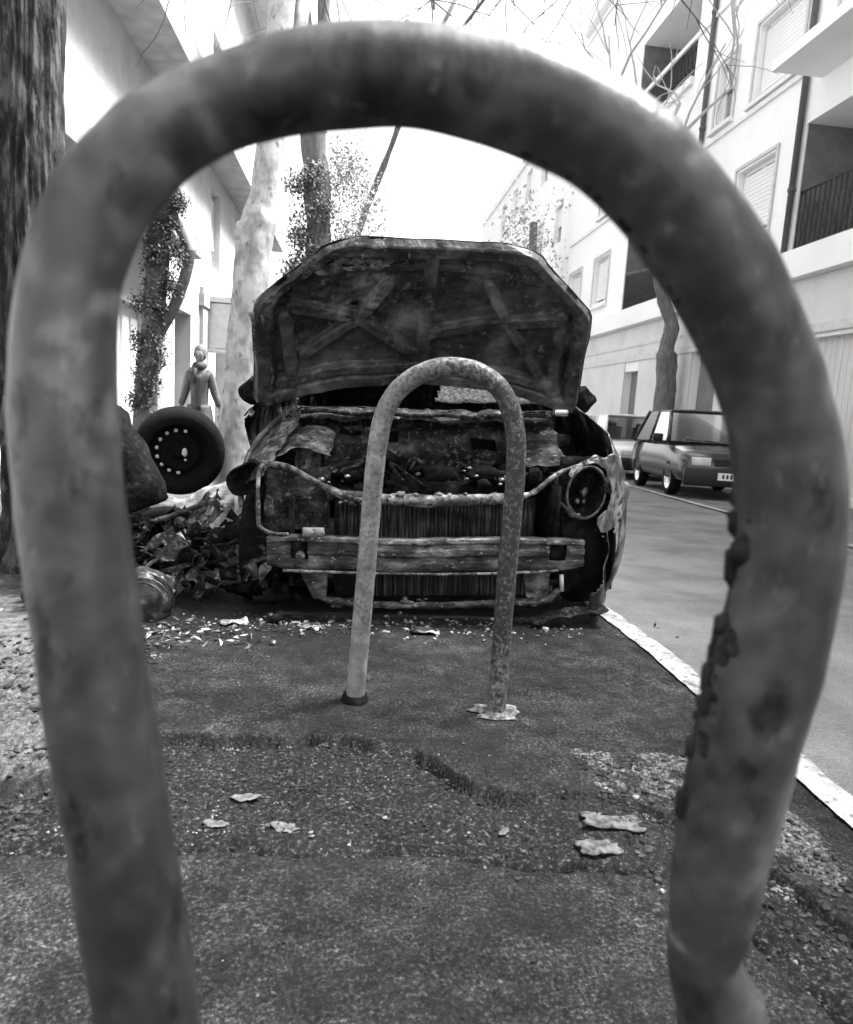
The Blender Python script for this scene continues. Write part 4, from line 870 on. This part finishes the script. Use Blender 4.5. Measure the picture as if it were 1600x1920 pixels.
# feathery tree far down the right side
t7 = empty('tree', (6.6, 27, -.7)); b7 = Vector((6.6, 27, -.7)); tag(t7, 'pale feathery tree far down the right side of the street', 'tree'); rr = random.Random(61); mb = MB(); mb.tube([Vector(p) - b7 for p in [(6.6, 27, -.8), (6.5, 27, 4), (6.3, 27, 8)]], .15, 8, .1, 2); mb.build('trunk', M['twig'], t7)
mb = MB(); leaves(mb, [Vector((6.1 + .5 * rr.gauss(0, 1), 27, rr.uniform(4.5, 9.))) - b7 for k in range(40)], 1500, .35, .09, rr); mb.build('crown', flat('light_grey_leaf', .3), t7)  # distant leaves in one light grey

# ------------------------------------------------------------------ buildings
def facade(X, s, ys, zs, holes, m, parent, name='wall'):
    """wall plane at X facing direction s; holes [(y0,y1,z0,z1,depth)]"""
    Y = sorted(set(ys) | {h[0] for h in holes} | {h[1] for h in holes}); Z = sorted(set(zs) | {h[2] for h in holes} | {h[3] for h in holes})
    mb = MB()
    for a, b in zip(Y[:-1], Y[1:]):
        for c, d in zip(Z[:-1], Z[1:]):
            cy, cz = (a + b) / 2, (c + d) / 2
            if any(h[0] < cy < h[1] and h[2] < cz < h[3] for h in holes): continue
            mb.add([(X, a, c), (X, b, c), (X, b, d), (X, a, d)], [(0, 1, 2, 3)])
    for y0, y1, z0, z1, dp in holes:
        x2 = X - s * dp
        mb.add([(X, y0, z0), (X, y1, z0), (X, y1, z1), (X, y0, z1), (x2, y0, z0), (x2, y1, z0), (x2, y1, z1), (x2, y0, z1)], [(0, 1, 5, 4), (1, 2, 6, 5), (2, 3, 7, 6), (3, 0, 4, 7)])
    o = mb.build(name, m, parent, smooth=False); return o
def window(parent, X, s, y0, y1, z0, z1, dp, shut=.6):
    f = MB(); t = .06; xa, xb = X - s * (dp - .04), X - s * (dp + .03)
    for lo, hi in (((y0, z0), (y0 + t, z1)), ((y1 - t, z0), (y1, z1)), ((y0 + t, z0), (y1 - t, z0 + t)), ((y0 + t, z1 - t), (y1 - t, z1)), (((y0 + y1) / 2 - .03, z0 + t), ((y0 + y1) / 2 + .03, z1 - t))):
        f.b2((min(xa, xb), lo[0], lo[1]), (max(xa, xb), hi[0], hi[1]))
    w_ = f.build('window', M['stone_pale'], parent, smooth=False)
    g = MB(); x = X - s * dp; g.add([(x, y0, z0), (x, y1, z0), (x, y1, z1), (x, y0, z1)], [(0, 1, 2, 3)]); g.build('pane', M['pane'], w_, smooth=False)
    if shut:
        g = MB(); zc = z1 - .10 - (z1 - z0 - .1) * shut; x = X - s * (dp - .06); n = 14
        for k in range(n):
            za = zc + (z1 - .1 - zc) * k / n; zb = zc + (z1 - .1 - zc) * (k + .92) / n; g.b2((min(x, x + s * .015), y0 + .02, za), (max(x, x + s * .015), y1 - .02, zb))
        g.build('shutter', M['shutter'], w_, smooth=False)
    return w_
# right building
br = empty('apartment_building', (7.5, 8, -.3)); tag(br, 'white rendered apartment block with recessed balconies along the right side', 'building')
br_ch = []
loB = [(-3, 5, 3.95, 6.1, 1.3), (6.4, 12.15, 3.95, 6.1, 1.3), (16.9, 20.2, 3.95, 6.0, 1.2), (16.9, 20.4, 8.9, 11.2, 1.2)]
winB = [(13.0, 14.3, 4.6, 5.95, .2), (12.6, 14.1, 7.25, 8.6, .2), (9.6, 11.6, 7.1, 8.5, .2), (14.9, 15.6, 7.3, 8.5, .2), (21.6, 22.9, 4.5, 5.9, .2), (24.3, 25.6, 4.5, 5.9, .2), (21.6, 22.9, 7.3, 8.6, .2), (12.6, 14.1, 10.1, 11.5, .2), (9.4, 11, 10.1, 11.5, .2), (5, 7, 7.1, 8.5, .2)]
garB = [(14.2, 15.4, -.4, 2.45, .25), (9.2, 13.2, -.4, 2.4, .2), (18.4, 19.4, -.4, 2.2, .25), (4.5, 8.2, -.4, 2.4, .2)]
def rel(o):  # build in world space, then hang under the empty
    return o
def P_(o, e): o.matrix_parent_inverse = e.matrix_world.inverted(); return o
bpy.context.view_layer.update()
facade(7.5, -1, [-6, 26], [-1, 14], [(-2, 4, -.4, 2.4, .2)] + loB + winB + garB, M['render_white'], br)
mb = MB(); mb.b2((9.2, -6, -1), (16, 26, 14)); mb.b2((7.3, -6, 14.002), (16.2, 26.1, 14.5)); mb.add([(7.5, 26, -1), (9.2, 26, -1), (9.2, 26, 14), (7.5, 26, 14)], [(0, 1, 2, 3)]); mb.add([(7.5, -6, -1), (9.2, -6, -1), (9.2, -6, 14), (7.5, -6, 14)], [(0, 1, 2, 3)])
mb.build('block', M['render_white'], br, smooth=False)
mb = MB(); mb.b2((7.25, -6, 3.42), (7.497, 25.6, 3.9)); mb.build('ledge', M['render_white'], br, smooth=False)
mb = MB(); mb.add([(7.494, -6, -1), (7.494, 26, -1), (7.494, 26, -.95), (7.494, -6, -.95)], [(0, 1, 2, 3)])
Yb = [-6, -2, 4, 4.5, 8.2, 9.2, 13.2, 14.2, 15.4, 18.4, 19.4, 26]
for a, b in zip(Yb[:-1], Yb[1:]):
    hole = (a, b) in ((-2, 4), (4.5, 8.2), (9.2, 13.2), (14.2, 15.4), (18.4, 19.4))
    z0 = 2.46 if hole else -1
    mb.b2((7.47, a, z0), (7.496, b, 3.41))
mb.build('ground_floor', M['render_grey'] , br, smooth=False)
mb = MB(); mb.b2((7.44, 8.9, 2.47), (7.468, 25.9, 2.62)); mb.b2((7.45, 16, 2.85), (7.468, 25.9, 2.9)); mb.build('band', M['trim'], br, smooth=False)
for y0, y1 in ((9.2, 13.2), (4.5, 8.2), (-2, 4)):
    mb = MB()
    n = int((y1 - y0) / .14)
    for k in range(n): mb.b2((7.66, y0 + k * (y1 - y0) / n, -.6), (7.69, y0 + (k + .94) * (y1 - y0) / n, 2.4))
    mb.b2((7.692, y0, -.6), (7.72, y1, 2.4)); mb.build('garage_shutter', M['garage'], br, smooth=False)
for y0, y1, z1 in ((14.2, 15.4, 2.45), (18.4, 19.4, 2.2)):
    mb = MB(); mb.b2((7.70, y0, -.6), (7.74, y1, z1)); mb.build('doorway', M['door'], br, smooth=False)
def railing(name, X, y0, y1, z0, h, m, parent, step=.11, scroll=True):
    mb = MB(); mb.tube([(X, y0, z0 + h), (X, y1, z0 + h)], .022, 6); mb.tube([(X, y0, z0 + .08), (X, y1, z0 + .08)], .018, 6)
    n = int((y1 - y0) / step)
    for k in range(n + 1):
        y = y0 + (y1 - y0) * k / n; mb.tube([(X, y, z0), (X, y, z0 + h)], .013, 5)
        if scroll and k % 2 == 0 and k < n:
            c = y + step / 2 + .03; mb.tube([(X, c + .09 * math.sin(a) * .8, z0 + h * .5 + .26 * math.cos(a)) for a in [i * .7 for i in range(10)]], .011, 5)
    return mb.build(name, m, parent)
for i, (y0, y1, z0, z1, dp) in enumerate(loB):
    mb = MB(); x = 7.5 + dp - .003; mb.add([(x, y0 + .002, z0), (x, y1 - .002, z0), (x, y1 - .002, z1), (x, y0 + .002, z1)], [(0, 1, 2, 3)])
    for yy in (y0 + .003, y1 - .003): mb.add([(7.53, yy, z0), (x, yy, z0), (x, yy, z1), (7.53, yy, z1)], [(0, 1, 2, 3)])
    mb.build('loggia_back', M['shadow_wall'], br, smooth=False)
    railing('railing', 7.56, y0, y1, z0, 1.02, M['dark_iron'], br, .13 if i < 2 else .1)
    mb = MB(); mb.b2((x - .06, (y0 + y1) / 2 - .9, z0), (x - .004, (y0 + y1) / 2 + .9, z0 + 1.9)); mb.build('balcony_door', M['pane'], br, smooth=False)
mb = MB(); mb.b2((8.2, 9.6, 5.15), (8.75, 11.3, 5.5)); mb.build('awning_box', M['stone_pale'], br, smooth=False)
for (y0, y1, z0, z1, dp) in winB:
    wd = window(br, 7.5, -1, y0, y1, z0, z1, dp, .9 if y1 - y0 > 1 else .4)
    mb = MB(); 
    for lo, hi in (((y0 - .1, z0 - .1), (y0 - .04, z1 + .1)), ((y1 + .04, z0 - .1), (y1 + .1, z1 + .1)), ((y0 - .04, z1 + .04), (y1 + .04, z1 + .1))): mb.b2((7.46, lo[0], lo[1]), (7.497, hi[0], hi[1]))
    mb.build('frame', M['trim'], wd, smooth=False)
    mb = MB(); mb.b2((7.38, y0 - .12, z0 - .18), (7.497, y1 + .12, z0 - .101)); mb.build('sill', M['stone_pale'], wd, smooth=False)
for y, z0 in ((12.25, 3.92), (16.05, 3.92)):
    mb = MB(); mb.tube([(7.43, y, z0), (7.43, y, 13.9)], .055, 10)
    for z in (5, 7.4, 9.8, 12.2): mb.tube([(7.43, y, z), (7.43, y, z + .06)], .07, 10)
    mb.build('drainpipe', flat('pipe_grey', .10), br)
mb = MB(); mb.b2((7.40, 16.9, 8.72), (7.497, 20.4, 8.9)); mb.build('ledge', M['stone_pale'], br, smooth=False)
mb = MB(); mb.b2((6.6, -4, 6.72), (7.495, 11.9, 6.9)); mb.build('balcony_slab', M['render_white'], br, smooth=False)
mb = MB()
for z in (6.95, 9.7): mb.b2((7.44, 12.4, z), (7.497, 25.9, z + .1))
mb.build('string_course', M['stone_pale'], br, smooth=False)
# farther right building
b3_ = empty('apartment_building', (7.9, 36, -.9)); tag(b3_, 'distant pale building beyond the end of the right-hand block', 'building')
fw = [(y, y + 1.1, z, z + 1.5, .2) for y in (28.5, 31.5, 34.5, 37.5, 40.5) for z in (4.6, 7.8, 11)]
facade(7.8, -1, [26.2, 48], [-2, 13], fw, M['render_white'], b3_)
mb = MB(); mb.b2((8.4, 26.2, -2), (16, 48, 13)); mb.b2((7.82, 26.2, -2), (8.4, 26.22, 13)); mb.b2((7.7, 26.2, 13.002), (16.1, 48.1, 13.4)); mb.build('block', M['render_white'], b3_, smooth=False)
for h in fw: window(b3_, 7.8, -1, *h[:4], .2, .5)
# left building
bl = empty('corner_building', (-3, 7, -.2)); tag(bl, 'white building with projecting canopy and tall doors on the left', 'building')
lh = [(11.9, 13.0, -.3, 2.25, .3), (8.9, 10.4, -.3, 2.0, .15), (5.4, 7.6, -.3, 2.0, .15), (15.2, 16.4, -.3, 2.3, .25), (17.8, 19, -.3, 2.3, .25)]
lw_ = [(14.6, 15.5, 5.9, 7.7, .2), (17.4, 18.3, 5.9, 7.7, .2), (20.4, 21.3, 5.9, 7.7, .2), (14.6, 15.5, 3.4, 4.9, .2), (17.4, 18.3, 3.4, 4.9, .2), (20.4, 21.3, 3.4, 4.9, .2), (11, 12, 6.6, 8.3, .2), (4.5, 5.6, 3.4, 4.8, .2), (1.5, 2.6, 3.4, 4.8, .2)]
facade(-3, 1, [-8, 24], [-1, 10], lh + lw_, M['render_left'], bl)
mb = MB(); mb.b2((-10, -8, -1), (-3.4, 24, 10)); mb.b2((-10.1, -8.1, 10.002), (-2.3, 24.1, 10.35)); mb.b2((-3.4, 23.98, -1), (-3.002, 24.0, 10)); mb.build('block', M['render_left'], bl, smooth=False)
mb = MB(); mb.b2((-2.997, -8, 5.2), (-2.4, 22, 5.6)); tag(mb.build('balcony_slab', M['pilaster'], bl, smooth=False), 'long grey slab of the upper balcony')
mb = MB(); mb.b2((-2.997, -8, 2.86), (-2.4, 11.1, 3.1)); mb.build('canopy', M['pilaster'], bl, smooth=False)
for y in (8.45, 10.9, 13.9, 16.9):
    mb = MB(); mb.b2((-2.998, y - .22, -1), (-2.93, y + .22, 2.85)); mb.b2((-2.998, y - .3, 2.5), (-2.90, y + .3, 2.72)); mb.build('pilaster', M['pilaster'], bl, smooth=False)
for (y0, y1, z0, z1, dp), mm in zip(lh, ('door', 'stone_pale', 'stone_pale', 'door', 'door')):
    mb = MB(); x = -3 - dp; mb.b2((x - .05, y0, -.7), (x, y1, z1))
    for k in range(4): mb.b2((x + .001, y0 + .08 + (y1 - y0) / 4 * k, .1), (x + .03, y0 + (y1 - y0) / 4 * (k + 1) - .04, z1 - .15))
    mb.build('door', M[mm], bl, smooth=False)
for h in lw_: window(bl, -3, 1, *h[:4], .2, .7)
mb = MB(); mb.tube([(-2.93, 7.3, -.2), (-2.93, 7.3, 2.84)], .04, 8); mb.build('drainpipe', flat('pipe_pale', .3), bl)
# box lantern on its bracket
ln = empty('lantern', (-2.75, 14.3, 2.2)); tag(ln, 'pale box lantern hung on the left facade near the person', 'lantern')
mb = MB(); mb.b2((-.24, -.15, -.42), (.24, .15, .42)); mb.build('glass_box', flat('opal_glass', .6, .3), ln, smooth=False)
mb = MB()
for a in (-.26, .26):
    for b in (-.17, .17): mb.b2((a - .02, b - .02, -.46), (a + .02, b + .02, .46))
mb.b2((-.28, -.19, .44), (.28, .19, .54)); mb.b2((-.28, -.19, -.5), (.28, .19, -.44)); mb.b2((-.30, -.03, .5), (-.20, .03, .6)); mb.build('frame', M['trim'], ln, smooth=False)

# ------------------------------------------------------------------ parked cars (nose towards the camera, local -y)
def parked(paint, lab, loc, L=3.9, W=1.6, H=1.36, yaw=0., boxy=True):
    c = empty('parked_car', loc, (-math.atan(.033), 0, yaw)); c.rotation_euler = (math.atan(-.033), 0, yaw)
    c['label'] = lab; c['category'] = 'car'; c['group'] = 'cars parked along the far kerb'
    hw = W / 2; PR = [(0, .56, .86), (.04, .66, .93), (.15, .72, .97), (.5, .76, 1), (.95, .84, 1.), (1.2, .85, 1), (L - .6, .88, 1.), (L - .1, .86, .97), (L, .62, .88)]
    def ip(y, j):
        for a, b in zip(PR[:-1], PR[1:]):
            if y <= b[0]: return a[j] + (b[j] - a[j]) * (y - a[0]) / (b[0] - a[0])
        return PR[-1][j]
    sec = [(0, .22), (.80, .22), (.97, .30), (1., .5), (.985, .72), (.93, .94), (.86, 1.0), (.4, 1.03), (0, 1.04)]
    ys_ = [0, .02, .04, .1, .15, .3, .5, .7, .95, 1.2, 1.6, 2.0, 2.4, 2.8, L - .6, L - .3, L - .1, L - .03, L]
    mb = MB(); vs_ = []; full = sec + [(-a, b) for a, b in sec[-2:0:-1]]; n = len(full)
    for y in ys_:
        zt = ip(y, 1); wd = ip(y, 2) * hw
        for a, b in full: vs_.append((a * wd, y, .22 + (b - .22) / .82 * (zt - .22)))
    fs = [(i * n + k, i * n + (k + 1) % n, (i + 1) * n + (k + 1) % n, (i + 1) * n + k) for i in range(len(ys_) - 1) for k in range(n)] + [tuple(range(n)), tuple((len(ys_) - 1) * n + k for k in range(n))]
    mb.add(vs_, fs); mb.build('body', paint, c)
    a0, a1, r1, r0 = .86, 1.12, L - .9, L - .25; tw = hw * .86; bw_ = hw * .95; zb = .84; zt = H
    cab = [(-bw_, a0, zb), (bw_, a0, zb), (bw_, r0, zb), (-bw_, r0, zb), (-tw, a1, zt - .03), (tw, a1, zt - .03), (tw, r1, zt), (-tw, r1, zt)]
    cq = [Vector(p) for p in cab]; mb = MB()
    mb.grid(lambda u, v: ((2 * u - 1) * tw * (1 - .03 * abs(2 * v - 1)), a1 - .03 + (r1 - a1 + .06) * v, zt - .02 + .035 * (1 - (2 * u - 1) ** 4) * (1 - (2 * v - 1) ** 4)), 14, 10); mb.build('roof', paint, c, solid=.03)
    for ia, ib in ((0, 4), (1, 5), (3, 7), (2, 6)):
        mb = MB(); mb.tube([cq[ia], cq[ia].lerp(cq[ib], .5) + Vector((0, -.01, .01)), cq[ib]], .033, 8); mb.build('pillar', paint, c)
    for s in (-1, 1):
        mb = MB(); mb.tube([(s * bw_, (a0 + r0) / 2, zb), (s * tw, (a1 + r1) / 2, zt - .01)], .03, 6); mb.build('pillar', paint, c)
    for s in (-.4, .4):
        mb = MB(); mb.box((s * hw * 1.05, a1 + .75, .9), (.42, .12, .5), (.2, 0, 0)); mb.box((s * hw * 1.05, a1 + .80, 1.17), (.2, .08, .14)); mb.build('seat', M['plastic'], c, bevel=.03)
    def pane(name, q, off, k=.1, ku=.1):
        q = [Vector(p) for p in q]; m_ = MB(); ct = sum(q, Vector()) / 4
        m_.add([p.lerp(ct, k * .35) + Vector(off) * .3 for p in q], [(0, 1, 2, 3)]); return m_.build(name, M['car_glass'], c, smooth=False)
    cv = [Vector(p) for p in cab]
    pane('windscreen', (cv[0], cv[1], cv[5], cv[4]), (0, -.012, .006), .09); pane('rear_window', (cv[3], cv[2], cv[6], cv[7]), (0, .012, .006))
    for s, ids in ((1, (1, 2, 6, 5)), (-1, (0, 3, 7, 4))):
        a, b, d, e = [cv[i] for i in ids]; mid0 = a.lerp(b, .5); mid1 = e.lerp(d, .5)
        pane('side_window', (a, mid0, mid1, e), (s * .012, 0, .0), .13); pane('side_window', (mid0, b, d, mid1), (s * .012, 0, .0), .13)
        m_ = MB(); m_.box((s * (hw + .07), a0 + .25, .90), (.16, .08, .12)); m_.build('mirror', M['plastic'], c, bevel=.02)
    mb = MB(); mb.b2((-hw * .93, -.06, .20), (hw * .93, .05, .47)); mb.build('bumper', M['plastic'], c, bevel=.03)
    mb = MB(); mb.b2((-hw * .38, -.012, .50), (hw * .38, .03, .60))
    mb.build('grille', M['plastic'], c, smooth=False)
    for s in (-1, 1):
        mb = MB(); mb.b2((s * hw * .62 - .14, -.02, .50), (s * hw * .62 + .14, .06, .62)); mb.build('headlight', M['lens'], c, bevel=.015)
        for yw in (.66, L - .75): wheel(c, s * (hw - .09), yw, .28, s, .28, .17, False, 'wheel', M['rubber'], M['chrome'])
    mb = MB(); mb.b2((-.26, -.075, .30), (.26, -.062, .41)); pl = mb.build('number_plate', flat('plate_white', .7), c, smooth=False)
    mb = MB()
    for k in range(7): mb.b2((-.2 + .06 * k, -.079, .325), (-.2 + .06 * k + .03, -.0755, .385))
    mb.build('plate_digits', M['plastic'], pl, smooth=False)
    mb = MB(); mb.tube([(-.5, a0 - .04, .88), (.0, a0 - .06, .86)], .01, 5); mb.build('wiper', M['plastic'], c)
    return c
def gy(y): return -.033 * max(y - 2.5, 0)
parked(M['car_dark'], 'dark car with shiny hubcaps, parked across the road, whole front in view', (5.60, 9.75, gy(9.75)), L=3.35, yaw=R(-9))
parked(M['car_white'], 'white car parked directly behind the dark one', (6.15, 14.0, gy(14.0)), L=3.5, H=1.4, yaw=R(-5))
parked(M['car_grey'], 'grey car, third in the row across the road', (6.38, 17.9, gy(17.9)), L=3.7, H=1.4, yaw=R(-3))
parked(M['car_white'], 'small distant white car at the far end of the row', (6.6, 22.2, gy(22.2)), L=3.8, H=1.38)

# ------------------------------------------------------------------ person walking away up the left pavement
pe = empty('person', (-2.14, 9.8, gy(9.8))); pe.scale = (.86, .9, 1.02); tag(pe, 'person in a long grey coat and dark scarf walking on the left pavement', 'person')
def skinned(name, chains, m, parent, sub=2):
    vs_ = []; es = []; rs_ = []; key = {}
    for ch in chains:
        prev = None
        for (x, y, z, r) in ch:
            k = (round(x, 4), round(y, 4), round(z, 4))
            if k not in key: key[k] = len(vs_); vs_.append((x, y, z)); rs_.append(r)
            i = key[k]
            if prev is not None and prev != i: es.append((prev, i))
            prev = i
    me = bpy.data.meshes.new(name); me.from_pydata(vs_, es, []); o = bpy.data.objects.new(name, me); COL.objects.link(o); o.parent = parent
    o.modifiers.new('skin', 'SKIN')
    for i, r in enumerate(rs_):
        sv = me.skin_vertices[0].data[i]; sv.radius = (r, r); sv.use_root = (i == 0)
    md = o.modifiers.new('sub', 'SUBSURF'); md.levels = sub; md.render_levels = sub
    me.materials.append(m); return o
def arm(s, hx, hy, hz):
    sh = (s * .17, 0, 1.38, .055); el = (s * .25, .03, 1.12, .042); wr = (hx, hy, hz, .028); pm = (hx, hy - .02, hz - .06, .030)
    out = [[(0, 0, 1.40, .08), sh, el, wr, pm]]
    for k in range(4):
        dx = (k - 1.5) * .017; out.append([pm, (hx + dx, hy - .03, hz - .10, .010), (hx + dx, hy - .04 , hz - .135 - .008 * (k in (1, 2)), .009), (hx + dx, hy - .03, hz - .16 - .012 * (k in (1, 2)), .007)])
    out.append([pm, (hx - s * .03, hy - .05, hz - .07, .011), (hx - s * .035, hy - .07, hz - .10, .009)])
    return out
body = [[(0, 0, .92, .12), (0, 0, 1.10, .11), (0, -.01, 1.28, .13), (0, 0, 1.40, .08), (0, 0, 1.47, .05), (0, -.01, 1.53, .06), (0, -.02, 1.60, .085), (0, -.01, 1.67, .06)]]
body += arm(-1, -.27, -.08, .88) + arm(1, .32, .04, .90)
for s, fy in ((-1, -.18), (1, .16)): body.append([(0, 0, .92, .12), (s * .09, 0, .84, .085), (s * .09, fy * .5 - .03, .47, .055), (s * .09, fy, .08, .038), (s * .09, fy - .15, .035, .03)])
pb = skinned('body', body, M['skin'], pe)
mb = MB(); mb.lump((0, -.10, 1.60), .018, (.7, 1, 1.2), .1); mb.lump((-.03, -.095, 1.625), .009, (1, .6, .7), 0); mb.lump((.03, -.095, 1.625), .009, (1, .6, .7), 0); mb.box((0, -.098, 1.565), (.04, .01, .008)); mb.lump((-.085, -.01, 1.60), .02, (.4, 1, 1.4), .1); mb.lump((.085, -.01, 1.60), .02, (.4, 1, 1.4), .1)
mb.build('face', M['skin'], pe)
mb = MB(); mb.lump((0, .03, 1.625), .105, (.92, .9, 1.1), .12, 3, 3); mb.build('hair', M['hair'], pe)
ch = [[(0, 0, .80, .15), (0, 0, 1.0, .145), (0, 0, 1.2, .15), (0, 0, 1.34, .15), (0, 0, 1.42, .085)]]
for s_, hx, hy in ((-1, -.27, -.07), (1, .31, .035)): ch.append([(0, 0, 1.34, .15), (s_ * .15, 0, 1.35, .066), (s_ * .215, .03, 1.12, .056), (hx, hy, .93, .05)])
skinned('coat', ch, M['coat'], pe)
for s_ in (-1, 1):
    mb = MB()
    def skf(u, v):
        a = R(-90 + s_ * (14 + 166 * u)); z = .95 - .5 * v; rr_ = 1 + .07 * math.sin(u * 14 + v) * v
        return ((.17 + .09 * v) * math.cos(a) * rr_ + s_ * .02 * v, (.13 + .07 * v) * math.sin(a) * rr_, z)
    mb.grid(skf, 24, 12); mb.build('coat_skirt', M['coat'], pe, solid=.014)
mb = MB(); mb.grid(lambda u, v: (.05 * (2 * u - 1) * (1.2 - v * .5), -.155 + .012 * abs(2 * u - 1), 1.34 - .45 * v), 4, 8); mb.build('shirt_front', M['scarf'], pe, solid=.01)
mb = MB(); mb.lathe([(.075, 0), (.11, .02), (.115, .06), (.09, .10), (.07, .11)], (0, -.01, 1.40), 'Z', 18); mb.box((-.05, -.14, 1.33), (.07, .04, .2), (0, .1, 0)); mb.build('scarf', M['scarf'], pe)
for s, fy in ((-1, -.18), (1, .16)):
    mb = MB(); mb.tube([(s * .085, 0, .86), (s * .09, fy * .5 - .03, .47), (s * .09, fy, .1)], [.1, .075, .06], 12); mb.build('trouser_leg', M['trousers'], pe)
    mb = MB(); mb.box((s * .09, fy - .07, .04), (.09, .26, .08)); mb.build('shoe', M['scarf'], pe, bevel=.02)

# children were modelled in world space under building empties: offset them back
bpy.context.view_layer.update()
for e in (br, b3_, bl):
    for ch in [o for o in bpy.data.objects if o.parent == e]: ch.matrix_parent_inverse = Matrix.Translation(-Vector(e.location))
